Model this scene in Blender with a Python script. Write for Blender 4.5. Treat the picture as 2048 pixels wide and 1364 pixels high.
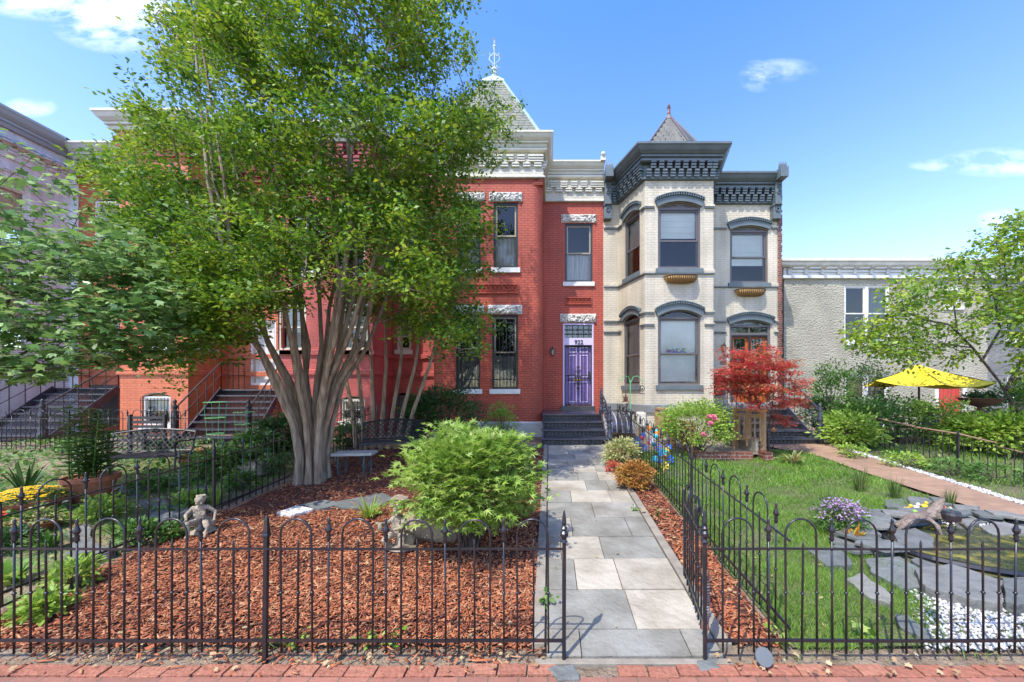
import bpy, math, random
import numpy as np
from mathutils import Vector, Matrix
random.seed(7); R=np.random.default_rng(7)
sc=bpy.context.scene
for o in list(bpy.data.objects): bpy.data.objects.remove(o)
# ---------------- camera, sky, sun, exposure ----------------
F=760.0; CX=1098.0; CY=780.0; H=1.98
cd=bpy.data.cameras.new('camera'); cam=bpy.data.objects.new('camera',cd); sc.collection.objects.link(cam)
cam.location=(0,0,H); cam.rotation_euler=(math.radians(90),0,0)
cd.sensor_width=36; cd.lens=36*F/2048; cd.shift_x=(1024-CX)/2048; cd.shift_y=(CY-682)/2048
cd.clip_start=.05; cd.clip_end=900; sc.camera=cam
sc.render.resolution_x=1024; sc.render.resolution_y=682
W=bpy.data.worlds.new('World'); sc.world=W; W.use_nodes=True
wt=W.node_tree; wn=wt.nodes; wl=wt.links
SUNV=Vector((.72,1.0,-2.15)).normalized()
sky=wn.new('ShaderNodeTexSky'); sky.sky_type='NISHITA'; sky.sun_disc=False
sky.sun_elevation=math.asin(-SUNV.z); sky.sun_rotation=math.atan2(-SUNV.x,-SUNV.y); sky.air_density=1.0; sky.dust_density=.8; sky.ozone_density=2.3
bg=wn['Background']; bg.inputs[1].default_value=.15
def wmath(op,a,b=None,c=None):
    n=wn.new('ShaderNodeMath'); n.operation=op
    for i,v in enumerate((a,b,c)):
        if v is None: continue
        if isinstance(v,(int,float)): n.inputs[i].default_value=v
        else: wl.new(v,n.inputs[i])
    return n.outputs[0]
hs=wn.new('ShaderNodeHueSaturation'); hs.inputs['Saturation'].default_value=1.12; hs.inputs['Hue'].default_value=.514; hs.inputs['Value'].default_value=1.66
wl.new(sky.outputs[0],hs.inputs['Color'])
tc=wn.new('ShaderNodeTexCoord'); sp=wn.new('ShaderNodeSeparateXYZ'); wl.new(tc.outputs['Generated'],sp.inputs[0])
wl.new(wmath('MULTIPLY_ADD',wmath('MINIMUM',wmath('MAXIMUM',sp.outputs[2],0.0),.7),.42,1.0),hs.inputs['Saturation'])
yy=wmath('MAXIMUM',sp.outputs[1],.05); u=wmath('DIVIDE',sp.outputs[0],yy); v=wmath('DIVIDE',sp.outputs[2],yy)
nz=wn.new('ShaderNodeTexNoise'); nz.inputs['Scale'].default_value=6.5; nz.inputs['Detail'].default_value=9; nz.inputs['Roughness'].default_value=.62
cmb=wn.new('ShaderNodeCombineXYZ'); wl.new(u,cmb.inputs[0]); wl.new(wmath('MULTIPLY',v,2.2),cmb.inputs[1]); wl.new(cmb.outputs[0],nz.inputs['Vector'])
tot=None
for px,py,rx,ry,k in ((240,35,150,75,1.5),(95,5,130,40,1.1),(1515,152,42,34,.62),(1570,140,70,26,.5),(2000,325,130,32,.8),(2010,440,60,26,.5),(1870,330,60,14,.6),(60,215,60,22,.7)):
    a=wmath('POWER',wmath('MULTIPLY',wmath('SUBTRACT',u,(px-CX)/F),F/rx),2); b=wmath('POWER',wmath('MULTIPLY',wmath('SUBTRACT',v,(CY-py)/F),F/ry),2)
    m=wmath('MULTIPLY',wmath('MAXIMUM',wmath('SUBTRACT',1.0,wmath('ADD',a,b)),0.0),k)
    tot=m if tot is None else wmath('ADD',tot,m)
cl=wmath('MULTIPLY',wmath('MINIMUM',tot,1.3),wmath('MULTIPLY',wmath('MAXIMUM',wmath('SUBTRACT',nz.outputs[0],.40),0),2.9))
cl=wmath('MINIMUM',wmath('MULTIPLY',cl,1.0),.72)
mx=wn.new('ShaderNodeMix'); mx.data_type='RGBA'; wl.new(cl,mx.inputs[0]); wl.new(hs.outputs[0],mx.inputs[6]); mx.inputs[7].default_value=(6.8,7.2,8.0,1)
wl.new(mx.outputs[2],bg.inputs[0])
sd=bpy.data.lights.new('sun','SUN'); sd.energy=3.1; sd.angle=math.radians(.5); sd.color=(1,.95,.88)
so=bpy.data.objects.new('sun',sd); sc.collection.objects.link(so); so.rotation_euler=SUNV.to_track_quat('-Z','Y').to_euler(); so.location=(-5,-8,20)
sc.view_settings.view_transform='Standard'; sc.view_settings.look='None'; sc.view_settings.gamma=1; sc.view_settings.exposure=.98
sc.render.engine='CYCLES'; sc.cycles.max_bounces=8; sc.cycles.transparent_max_bounces=12
# ---------------- helpers ----------------
pi=math.pi
def gz(x,y):
    return np.where(y<2.78,0,np.where(y>9.4,.576,.087*(np.asarray(y,float)-2.78)))
def gzf(x,y): return float(gz(x,y))
def P(px,py,d): return ((px-CX)*d/F, d, H-(py-CY)*d/F)
def XP(px,d): return (px-CX)*d/F
def ZP(py,d): return H-(py-CY)*d/F
def G(px,py):
    d=(H+.087*2.78)/((py-CY)/F+.087)
    if d>9.4: d=(H-.576)*F/(py-CY)
    if d<2.78: d=H*F/(py-CY)
    return ((px-CX)*d/F, d, gzf(0,d))
def tag(o,label=None,cat=None,group=None,kind=None):
    if label: o['label']=label
    if cat: o['category']=cat
    if group: o['group']=group
    if kind: o['kind']=kind
    return o
def thing(name,label,cat,loc=(0,0,0),group=None,rz=0):
    o=bpy.data.objects.new(name,None); sc.collection.objects.link(o); o.location=loc; o.rotation_euler=(0,0,rz); o.empty_display_size=.1
    return tag(o,label,cat,group)
def origin(o):
    v=Vector((0,0,0))
    while o is not None: v+=Vector(o.location); o=o.parent
    return v
class MB:
    def __init__(s): s.v=[]; s.f=[]; s.r=[]
    def add(s,vs,fs,r=None):
        n=len(s.v); s.v.extend([tuple(map(float,p)) for p in vs]); s.f.extend([tuple(i+n for i in f) for f in fs])
        r=random.random() if r is None else r
        s.r.extend([r]*len(fs)); return s
    def box(s,x0,x1,y0,y1,z0,z1,r=None):
        return s.add([(x0,y0,z0),(x1,y0,z0),(x1,y1,z0),(x0,y1,z0),(x0,y0,z1),(x1,y0,z1),(x1,y1,z1),(x0,y1,z1)],
         [(0,3,2,1),(4,5,6,7),(0,1,5,4),(1,2,6,5),(2,3,7,6),(3,0,4,7)],r)
    def obox(s,c,ax,ay,az):   # oriented box, half-axis vectors
        c,ax,ay,az=map(Vector,(c,ax,ay,az))
        vs=[c+a*ax+b*ay+k*az for k in (-1,1) for a,b in ((-1,-1),(1,-1),(1,1),(-1,1))]
        return s.add(vs,[(0,3,2,1),(4,5,6,7),(0,1,5,4),(1,2,6,5),(2,3,7,6),(3,0,4,7)])
    def bar(s,a,b,w,h=None,up=(0,0,1)):
        a=Vector(a); b=Vector(b); h=h or w; d=(b-a); L=d.length; d.normalize(); up=Vector(up)
        if abs(d.dot(up))>.98: up=Vector((0,1,0))
        sx=d.cross(up).normalized(); u2=sx.cross(d)
        return s.obox((a+b)/2,d*L/2,sx*w/2,u2*h/2)
    def quad(s,a,b,c,d): return s.add([a,b,c,d],[(0,1,2,3)])
    def tube(s,pts,rad,n=6,closed=False,caps=True):
        pts=[Vector(p) for p in pts]; m=len(pts)
        if not hasattr(rad,'__len__'): rad=[rad]*m
        base=len(s.v); prev=None; vs=[]
        for i,p in enumerate(pts):
            t=(pts[(i+1)%m]-pts[i-1]) if closed else (pts[min(i+1,m-1)]-pts[max(i-1,0)])
            if t.length<1e-9: t=Vector((0,0,1))
            t.normalize()
            if prev is None:
                a=Vector((0,0,1)) if abs(t.z)<.9 else Vector((1,0,0)); nx=t.cross(a).normalized()
            else:
                nx=(prev-t*prev.dot(t)); nx=nx.normalized() if nx.length>1e-6 else t.orthogonal().normalized()
            prev=nx; ny=t.cross(nx)
            for k in range(n):
                an=2*pi*k/n; vs.append(p+(nx*math.cos(an)+ny*math.sin(an))*rad[i])
        fs=[]
        for i in range(m if closed else m-1):
            j=(i+1)%m
            for k in range(n): fs.append((i*n+k,i*n+(k+1)%n,j*n+(k+1)%n,j*n+k))
        if caps and not closed: fs.append(tuple(range(n-1,-1,-1))); fs.append(tuple((m-1)*n+k for k in range(n)))
        return s.add(vs,fs)
    def lathe(s,c,prof,n=16,sq=None):   # prof: (r,z) list
        vs=[];fs=[]
        for r_,z in prof:
            for k in range(n):
                an=2*pi*(k+.5)/n; f=1
                if sq: f=1/max(abs(math.cos(an)),abs(math.sin(an)))
                vs.append((c[0]+r_*f*math.cos(an),c[1]+r_*f*math.sin(an),c[2]+z))
        for i in range(len(prof)-1):
            for k in range(n): fs.append((i*n+k,i*n+(k+1)%n,(i+1)*n+(k+1)%n,(i+1)*n+k))
        fs.append(tuple(range(n-1,-1,-1))); fs.append(tuple((len(prof)-1)*n+k for k in range(n)))
        return s.add(vs,fs)
    def ell(s,c,r,n=10,m=7,rot=None):
        rr=r if hasattr(r,'__len__') else (r,r,r); vs=[];fs=[]
        M=rot or Matrix.Identity(3); c=Vector(c)
        for i in range(m+1):
            th=pi*i/m
            for k in range(n):
                an=2*pi*k/n
                vs.append(c+M@Vector((rr[0]*math.sin(th)*math.cos(an)+1e-5*k,rr[1]*math.sin(th)*math.sin(an),rr[2]*math.cos(th))))
        for i in range(m):
            for k in range(n): fs.append((i*n+k,(i+1)*n+k,(i+1)*n+(k+1)%n,i*n+(k+1)%n))
        return s.add(vs,fs)
    def prism(s,poly,y0,y1,plane=None):    # polygon in (x,z) extruded along y
        n=len(poly); T=plane or (lambda a,z,w:(a,w,z))
        vs=[T(a,z,y0) for a,z in poly]+[T(a,z,y1) for a,z in poly]
        fs=[tuple(range(n)),tuple(range(2*n-1,n-1,-1))]+[(i,i+n,(i+1)%n+n,(i+1)%n) for i in range(n)]
        return s.add(vs,fs)
    def slab(s,poly,z0,z1,top=None):   # polygon in (x,y) raised; top z may be list
        n=len(poly)
        zt=z1 if hasattr(z1,'__len__') else [z1]*n; zb=z0 if hasattr(z0,'__len__') else [z0]*n
        vs=[(p[0],p[1],zb[i]) for i,p in enumerate(poly)]+[(p[0],p[1],zt[i]) for i,p in enumerate(poly)]
        fs=[tuple(range(n-1,-1,-1)),tuple(range(n,2*n))]+[(i,(i+1)%n,(i+1)%n+n,i+n) for i in range(n)]
        return s.add(vs,fs)
    def pbox(s,pl,u0,u1,z0,z1,w0,w1):
        vs=[pl(a,z,w) for w in (w0,w1) for a,z in ((u0,z0),(u1,z0),(u1,z1),(u0,z1))]
        return s.add(vs,[(0,1,2,3),(7,6,5,4),(0,4,5,1),(1,5,6,2),(2,6,7,3),(3,7,4,0)])
    def mesh(s,name,off=(0,0,0),smooth=False):
        me=bpy.data.meshes.new(name); ox,oy,oz=off
        me.from_pydata([(a-ox,b-oy,c-oz) for a,b,c in s.v],[],s.f)
        at=me.attributes.new('rnd','FLOAT','FACE'); at.data.foreach_set('value',s.r)
        if smooth: me.polygons.foreach_set('use_smooth',[True]*len(me.polygons))
        return me
    def build(s,name,mat,parent=None,loc=None,smooth=False,bevel=0):
        off=origin(parent) if parent is not None else Vector(loc or (0,0,0))
        me=s.mesh(name,off,smooth); me.materials.append(mat)
        o=bpy.data.objects.new(name,me); sc.collection.objects.link(o)
        if parent is not None: o.parent=parent
        else: o.location=off
        if bevel:
            b=o.modifiers.new('b','BEVEL'); b.width=bevel; b.segments=2; b.limit_method='ANGLE'
        return o
def npmesh(name,v,f,r,mat,parent=None,loc=None,smooth=False):
    """v (N,3), f (M,k) int, r (M,) per-face random"""
    off=np.array(origin(parent) if parent is not None else (loc or (0,0,0)),float)
    v=np.asarray(v,float)-off; f=np.asarray(f,np.int32); M,k=f.shape
    me=bpy.data.meshes.new(name); me.vertices.add(len(v)); me.vertices.foreach_set('co',v.ravel())
    me.loops.add(M*k); me.loops.foreach_set('vertex_index',f.ravel())
    me.polygons.add(M); me.polygons.foreach_set('loop_start',np.arange(M,dtype=np.int32)*k); me.polygons.foreach_set('loop_total',np.full(M,k,np.int32))
    at=me.attributes.new('rnd','FLOAT','FACE'); at.data.foreach_set('value',np.asarray(r,float))
    if smooth: me.polygons.foreach_set('use_smooth',np.ones(M,bool))
    me.update(calc_edges=True); me.validate(); me.materials.append(mat)
    o=bpy.data.objects.new(name,me); sc.collection.objects.link(o)
    if parent is not None: o.parent=parent
    else: o.location=tuple(off)
    return o
def inst(o,loc,rz=0,parent=None):
    c=o.copy(); sc.collection.objects.link(c); c.location=loc; c.rotation_euler=(0,0,rz); c.parent=parent if parent is not None else o.parent
    return c
def copytree(o,parent=None):
    c=o.copy(); sc.collection.objects.link(c)
    if parent is not None: c.parent=parent
    for ch in list(o.children): copytree(ch,c)
    return c
# ---------------- materials ----------------
def nodes(m): m.use_nodes=True; return m.node_tree,m.node_tree.nodes,m.node_tree.links
def C4(c): return (c[0],c[1],c[2],1)
MC={}
def mat(name,col,rough=.7,col2=None,scale=6,bump=0,bscale=30,metal=0,rndmix=None,detail=5,spec=.5,lo=.35,hi=.65,aniso=None):
    m=bpy.data.materials.new(name); t,n,l=nodes(m); b=n['Principled BSDF']
    b.inputs['Roughness'].default_value=rough; b.inputs['Metallic'].default_value=metal; b.inputs['Specular IOR Level'].default_value=spec
    b.inputs['Base Color'].default_value=C4(col)
    g=n.new('ShaderNodeNewGeometry'); pos=g.outputs['Position']
    if aniso:
        mp=n.new('ShaderNodeVectorMath'); mp.operation='MULTIPLY'; mp.inputs[1].default_value=aniso; l.new(pos,mp.inputs[0]); pos=mp.outputs[0]
    out=None
    if col2:
        nz=n.new('ShaderNodeTexNoise'); nz.inputs['Scale'].default_value=scale; nz.inputs['Detail'].default_value=detail; l.new(pos,nz.inputs['Vector'])
        mr=n.new('ShaderNodeMapRange'); mr.inputs[1].default_value=lo; mr.inputs[2].default_value=hi; l.new(nz.outputs[0],mr.inputs[0])
        mi=n.new('ShaderNodeMix'); mi.data_type='RGBA'; l.new(mr.outputs[0],mi.inputs[0]); mi.inputs[6].default_value=C4(col); mi.inputs[7].default_value=C4(col2)
        out=mi.outputs[2]; l.new(out,b.inputs['Base Color'])
    if rndmix:
        a=n.new('ShaderNodeAttribute'); a.attribute_name='rnd'
        cr=n.new('ShaderNodeValToRGB'); cr.color_ramp.interpolation='LINEAR'
        e=cr.color_ramp.elements; k=len(rndmix)
        e[0].color=C4(rndmix[0]); e[0].position=0; e[1].color=C4(rndmix[-1]); e[1].position=1
        for i in range(1,k-1): q=e.new(i/(k-1)); q.color=C4(rndmix[i])
        l.new(a.outputs['Fac'],cr.inputs[0])
        if out:
            mi2=n.new('ShaderNodeMix'); mi2.data_type='RGBA'; mi2.blend_type='MULTIPLY'; mi2.inputs[0].default_value=.8
            l.new(cr.outputs[0],mi2.inputs[6]); l.new(out,mi2.inputs[7]); l.new(mi2.outputs[2],b.inputs['Base Color'])
        else: l.new(cr.outputs[0],b.inputs['Base Color'])
    if bump:
        nb=n.new('ShaderNodeTexNoise'); nb.inputs['Scale'].default_value=bscale; nb.inputs['Detail'].default_value=5; l.new(pos,nb.inputs['Vector'])
        bp=n.new('ShaderNodeBump'); bp.inputs['Strength'].default_value=min(1,bump*10); bp.inputs['Distance'].default_value=bump*.2+.002; l.new(nb.outputs[0],bp.inputs['Height']); l.new(bp.outputs[0],b.inputs['Normal'])
    MC[name]=m; return m
def brick(name,c1,c2,mort,bw=.21,bh=.075,horiz=False,msize=.009,rough=.6,bump=.5,stain=None,offs=.5):
    m=bpy.data.materials.new(name); t,n,l=nodes(m); b=n['Principled BSDF']; b.inputs['Roughness'].default_value=rough
    g=n.new('ShaderNodeNewGeometry'); s=n.new('ShaderNodeSeparateXYZ'); l.new(g.outputs['Position'],s.inputs[0])
    c=n.new('ShaderNodeCombineXYZ')
    if horiz: l.new(s.outputs[0],c.inputs[0]); l.new(s.outputs[1],c.inputs[1])
    else:
        ad=n.new('ShaderNodeMath'); l.new(s.outputs[0],ad.inputs[0]); l.new(s.outputs[1],ad.inputs[1]); l.new(ad.outputs[0],c.inputs[0]); l.new(s.outputs[2],c.inputs[1])
    # wobble
    nz=n.new('ShaderNodeTexNoise'); nz.inputs['Scale'].default_value=3; l.new(g.outputs['Position'],nz.inputs['Vector'])
    va=n.new('ShaderNodeVectorMath'); va.operation='MULTIPLY_ADD'; va.inputs[1].default_value=(.012,.012,0); l.new(nz.outputs['Color'],va.inputs[0]); l.new(c.outputs[0],va.inputs[2])
    bt=n.new('ShaderNodeTexBrick'); l.new(va.outputs[0],bt.inputs['Vector'])
    bt.inputs['Color1'].default_value=C4(c1); bt.inputs['Color2'].default_value=C4(c2); bt.inputs['Mortar'].default_value=C4(mort)
    bt.inputs['Scale'].default_value=1; bt.inputs['Brick Width'].default_value=bw; bt.inputs['Row Height'].default_value=bh; bt.inputs['Mortar Size'].default_value=msize; bt.inputs['Mortar Smooth'].default_value=.3; bt.offset=offs
    n2=n.new('ShaderNodeTexNoise'); n2.inputs['Scale'].default_value=1.1; n2.inputs['Detail'].default_value=8; l.new(g.outputs['Position'],n2.inputs['Vector'])
    mr=n.new('ShaderNodeMapRange'); mr.inputs[1].default_value=.3; mr.inputs[2].default_value=.72; mr.inputs[3].default_value=.84; mr.inputs[4].default_value=1.12; l.new(n2.outputs[0],mr.inputs[0])
    vs=n.new('ShaderNodeVectorMath'); vs.operation='MULTIPLY'; vs.inputs[1].default_value=(5,5,.35) if not horiz else (2,2,2); l.new(g.outputs['Position'],vs.inputs[0]); n4=n.new('ShaderNodeTexNoise'); n4.inputs['Scale'].default_value=1; n4.inputs['Detail'].default_value=6; l.new(vs.outputs[0],n4.inputs['Vector']); mr4=n.new('ShaderNodeMapRange'); mr4.inputs[1].default_value=.3; mr4.inputs[2].default_value=.6; mr4.inputs[3].default_value=.80; mr4.inputs[4].default_value=1.0; l.new(n4.outputs[0],mr4.inputs[0]); mm4=n.new('ShaderNodeMath'); mm4.operation='MULTIPLY'; l.new(mr.outputs[0],mm4.inputs[0]); l.new(mr4.outputs[0],mm4.inputs[1])
    mi=n.new('ShaderNodeMix'); mi.data_type='RGBA'; mi.blend_type='MULTIPLY'; mi.inputs[0].default_value=1; l.new(bt.outputs[0],mi.inputs[6]); l.new(mm4.outputs[0],mi.inputs[7])
    l.new(mi.outputs[2],b.inputs['Base Color'])
    n3=n.new('ShaderNodeTexNoise'); n3.inputs['Scale'].default_value=40; l.new(g.outputs['Position'],n3.inputs['Vector'])
    ma=n.new('ShaderNodeMath'); ma.operation='MULTIPLY_ADD'; ma.inputs[1].default_value=-1; l.new(bt.outputs['Fac'],ma.inputs[0])
    m2=n.new('ShaderNodeMath'); m2.operation='MULTIPLY'; m2.inputs[1].default_value=.5; l.new(n3.outputs[0],m2.inputs[0]); l.new(m2.outputs[0],ma.inputs[2])
    bp=n.new('ShaderNodeBump'); bp.inputs['Strength'].default_value=bump; bp.inputs['Distance'].default_value=.01; l.new(ma.outputs[0],bp.inputs['Height']); l.new(bp.outputs[0],b.inputs['Normal'])
    return m
def leafmat(name,cols,trans=.3,rough=.45):
    m=bpy.data.materials.new(name); t,n,l=nodes(m); b=n['Principled BSDF']; b.inputs['Roughness'].default_value=rough; b.inputs['Specular IOR Level'].default_value=.35
    a=n.new('ShaderNodeAttribute'); a.attribute_name='rnd'; cr=n.new('ShaderNodeValToRGB'); e=cr.color_ramp.elements; k=len(cols)
    e[0].color=C4(cols[0]); e[0].position=0; e[1].color=C4(cols[-1]); e[1].position=1
    for i in range(1,k-1): q=e.new(i/(k-1)); q.color=C4(cols[i])
    l.new(a.outputs['Fac'],cr.inputs[0]); l.new(cr.outputs[0],b.inputs['Base Color'])
    tr=n.new('ShaderNodeBsdfTranslucent'); ms=n.new('ShaderNodeMixShader'); ms.inputs[0].default_value=trans
    hh=n.new('ShaderNodeHueSaturation'); hh.inputs['Value'].default_value=1.5; hh.inputs['Hue'].default_value=.49; l.new(cr.outputs[0],hh.inputs['Color']); l.new(hh.outputs[0],tr.inputs[0])
    l.new(b.outputs[0],ms.inputs[1]); l.new(tr.outputs[0],ms.inputs[2]); l.new(ms.outputs[0],n['Material Output'].inputs[0])
    return m
def glassmat(name,refl=.03,tint=(.93,.95,.95)):
    m=bpy.data.materials.new(name); t,n,l=nodes(m); n.remove(n['Principled BSDF'])
    tr=n.new('ShaderNodeBsdfTransparent'); tr.inputs[0].default_value=C4(tint); gl=n.new('ShaderNodeBsdfGlossy'); gl.inputs['Roughness'].default_value=.02; gl.inputs[0].default_value=(.78,.74,.68,1)
    g=n.new('ShaderNodeNewGeometry'); nz=n.new('ShaderNodeTexNoise'); nz.inputs['Scale'].default_value=2.5; l.new(g.outputs['Position'],nz.inputs['Vector']); bp=n.new('ShaderNodeBump'); bp.inputs['Strength'].default_value=.25; bp.inputs['Distance'].default_value=.02; l.new(nz.outputs[0],bp.inputs['Height']); l.new(bp.outputs[0],gl.inputs['Normal'])
    fr=n.new('ShaderNodeFresnel'); fr.inputs[0].default_value=1.5; ad=n.new('ShaderNodeMath'); ad.inputs[1].default_value=refl; l.new(fr.outputs[0],ad.inputs[0])
    ms=n.new('ShaderNodeMixShader'); l.new(ad.outputs[0],ms.inputs[0]); l.new(tr.outputs[0],ms.inputs[1]); l.new(gl.outputs[0],ms.inputs[2]); l.new(ms.outputs[0],n['Material Output'].inputs[0])
    return m
M_red=brick('red_painted_brick',(.52,.098,.048),(.46,.082,.042),(.29,.052,.03),bump=1)
M_cream=brick('cream_painted_brick',(.63,.56,.42),(.59,.525,.39),(.50,.44,.33),bump=.7)
M_orange=brick('orange_painted_brick',(.62,.18,.08),(.57,.155,.07),(.46,.12,.055))
M_pink=brick('crimson_painted_brick',(.52,.105,.085),(.44,.085,.07),(.36,.07,.06))
M_pale=brick('pale_grey_painted_brick',(.80,.80,.79),(.76,.76,.75),(.66,.66,.66))
M_raw=brick('raw_red_brick',(.25,.07,.04),(.12,.035,.025),(.3,.26,.2),bump=1)
M_walk=brick('worn_sidewalk_brick',(.34,.145,.095),(.25,.11,.075),(.17,.13,.09),bw=.205,bh=.102,horiz=True,msize=.006,rough=.8,bump=.8)
M_bpath=brick('garden_path_brick',(.36,.215,.13),(.28,.165,.105),(.22,.18,.12),bw=.205,bh=.102,horiz=True,msize=.007,rough=.85)
M_creamtrim=mat('cream_trim_paint',(.66,.63,.51),.55,(.58,.55,.44),3)
M_creambr=brick('cream_cornice_brick',(.64,.61,.49),(.60,.57,.46),(.5,.47,.38))
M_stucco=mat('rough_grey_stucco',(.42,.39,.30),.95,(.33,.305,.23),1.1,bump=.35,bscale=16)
M_stuccodark=mat('shaded_grey_stucco',(.20,.20,.18),.95,(.15,.15,.14),2,bump=.2,bscale=9)  # darker copy of the stucco, with the shade painted into its colour
M_graytrim=mat('slate_grey_trim_paint',(.125,.155,.16),.5,(.10,.125,.13),4)
M_palegrey=mat('pale_grey_trim',(.66,.65,.60),.6,(.54,.53,.49),3)
M_white=mat('white_paint',(.74,.72,.68),.5,(.66,.64,.6),6)
M_rock=mat('rough_white_stone',(.74,.71,.64),.8,(.5,.47,.40),14,bump=.5,bscale=14)
M_black=mat('black_iron_paint',(.012,.013,.017),.5,(.03,.025,.025),20,spec=.6)
M_iron=mat('black_fence_iron',(.012,.013,.018),.33,(.045,.024,.018),7,lo=.55,hi=.8,spec=.6)
M_blackframe=mat('black_window_paint',(.02,.024,.03),.4)
M_tan=mat('tan_sash_paint',(.36,.30,.20),.5)
M_greyframe=mat('taupe_grey_sash',(.12,.105,.10),.45)
M_slate=mat('green_grey_slate',(.33,.35,.27),.6,(.24,.26,.22),8,bump=.05,rndmix=[(.36,.38,.3),(.26,.29,.25),(.42,.40,.3),(.3,.34,.3)])
M_slate2=mat('dark_grey_slate',(.5,.5,.5),.6,(.3,.3,.3),8,rndmix=[(.17,.17,.135),(.22,.215,.17),(.14,.135,.11)])
M_copper=mat('pale_green_metal',(.42,.52,.48),.45,(.36,.44,.42),10)
M_glass=glassmat('window_glass'); M_glassdark=glassmat('window_glass_dark',.06,(.55,.6,.6))
M_blind=mat('white_blind',(.80,.82,.76),.8,(.7,.72,.66),1.2)
M_curtain=mat('grey_curtain',(.66,.63,.58),.9,(.42,.40,.38),5,aniso=(6,6,.3))
M_dark=mat('painted_room_shade',(.02,.02,.022),.9)  # near-black colour standing in for the shade inside the rooms
M_purple=mat('purple_door_paint',(.19,.12,.33),.5,(.155,.10,.27),5)
M_lav=mat('lavender_trim_paint',(.60,.52,.70),.5)
M_orangewood=mat('orange_varnished_wood',(.52,.13,.03),.35,(.4,.09,.02),12)
M_wood=mat('weathered_pine',(.42,.26,.13),.7,(.30,.18,.09),16,aniso=(1,1,.15))
M_basket=mat('coconut_fibre',(.62,.36,.12),.9,(.48,.26,.08),30,bump=.1)
M_bark=mat('crape_myrtle_bark',(.38,.295,.20),.8,(.19,.13,.085),6,bump=.1,bscale=9,aniso=(3,3,.5))
M_bark2=mat('dark_bark',(.10,.075,.06),.85,(.055,.042,.035),9,bump=.12,bscale=20)
M_soil=mat('bare_soil',(.19,.135,.085),.95,(.30,.23,.155),5,bump=.3,bscale=30)
M_mulchbase=mat('mulch_bed',(.17,.05,.025),.95,(.09,.028,.015),12,bump=.5,bscale=35)
M_mulch=mat('red_wood_mulch',(.3,.1,.05),.85,rndmix=[(.11,.035,.018),(.30,.085,.032),(.44,.14,.05),(.20,.055,.025),(.52,.27,.13),(.36,.10,.036)])
M_slab=mat('flagstone',(1.05,1.04,1.02),.8,(.50,.46,.40),2.6,bump=.1,bscale=14,detail=9,lo=.38,hi=.7,rndmix=[(.23,.225,.19),(.27,.26,.215),(.34,.31,.24),(.28,.27,.23),(.38,.345,.27),(.43,.39,.30)])
M_conc=mat('concrete',(.27,.235,.18),.9,(.19,.165,.125),6,bump=.05)
M_stone=mat('slate_stone',(.9,.9,.9),.7,(.6,.6,.58),6,bump=.15,bscale=10,rndmix=[(.12,.13,.12),(.18,.19,.175),(.15,.155,.145),(.25,.24,.21)])
M_boulder=mat('tan_boulder',(.34,.27,.19),.9,(.22,.17,.12),5,bump=.2,bscale=12)
M_statue=mat('aged_cast_stone',(.37,.31,.22),.9,(.25,.21,.15),11,bump=.1)
M_terra=mat('terracotta',(.38,.13,.06),.75,(.28,.10,.05),9)
M_pebble=mat('white_pebbles',(.6,.6,.58),.7,rndmix=[(.42,.42,.40),(.68,.67,.64),(.30,.30,.28),(.55,.54,.52),(.22,.2,.18)])
M_yellow=mat('yellow_canvas',(.78,.62,.02),.7,(.72,.56,.02),3)
M_redpaint=mat('red_door_paint',(.52,.05,.035),.5,(.44,.04,.03),3)
M_urn=mat('rusty_brown_cast_iron',(.17,.085,.06),.7,(.11,.06,.045),12)
M_greenwire=mat('green_wire',(.12,.45,.16),.45)
M_grass=leafmat('grass_blades',[(.06,.15,.015),(.11,.24,.025),(.17,.33,.04),(.28,.38,.09)],.35)
M_lawn=mat('lawn_soil',(.13,.17,.04),.95,(.12,.12,.05),7,bump=.3)
L_crape=leafmat('crape_leaves',[(.03,.09,.01),(.065,.165,.015),(.135,.25,.02),(.23,.335,.024),(.36,.40,.035)],.34)
L_fore=leafmat('broad_leaves',[(.06,.13,.035),(.11,.22,.055),(.19,.33,.085),(.34,.48,.19)],.3,.35)
L_maple=leafmat('bush_maple_leaves',[(.10,.19,.025),(.18,.31,.04),(.30,.43,.075),(.46,.53,.18)],.32)
L_red=leafmat('red_maple_leaves',[(.22,.03,.03),(.50,.045,.045),(.62,.12,.07),(.34,.16,.04),(.66,.25,.20)],.35)
L_green=leafmat('shrub_leaves',[(.03,.09,.015),(.06,.15,.025),(.11,.22,.04),(.18,.29,.07)],.3)
L_dark=leafmat('dark_shrub_leaves',[(.02,.06,.015),(.035,.09,.02),(.06,.13,.03),(.10,.17,.05)],.25)
L_lime=leafmat('lime_shrub_leaves',[(.10,.22,.02),(.18,.32,.035),(.28,.40,.06),(.38,.46,.12)],.3)
L_rust=leafmat('rust_shrub_leaves',[(.30,.10,.02),(.42,.18,.04),(.30,.20,.04),(.5,.28,.08)],.3)
L_var=leafmat('variegated_leaves',[(.16,.22,.04),(.32,.36,.10),(.48,.48,.24),(.36,.14,.06)],.3)
L_purple=leafmat('purple_petals',[(.40,.24,.42),(.52,.34,.52),(.34,.18,.34)],.25)
L_yel=leafmat('yellow_petals',[(.75,.50,.01),(.8,.6,.03),(.7,.42,.01)],.25)
L_orf=leafmat('orange_red_petals',[(.7,.08,.02),(.75,.16,.03),(.6,.04,.03)],.25)
L_pinkf=leafmat('pink_petals',[(.7,.12,.22),(.75,.25,.3)],.25)
L_dry=leafmat('dry_leaf_litter',[(.32,.20,.10),(.45,.33,.17),(.5,.42,.22),(.26,.13,.07)],.2)
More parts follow.
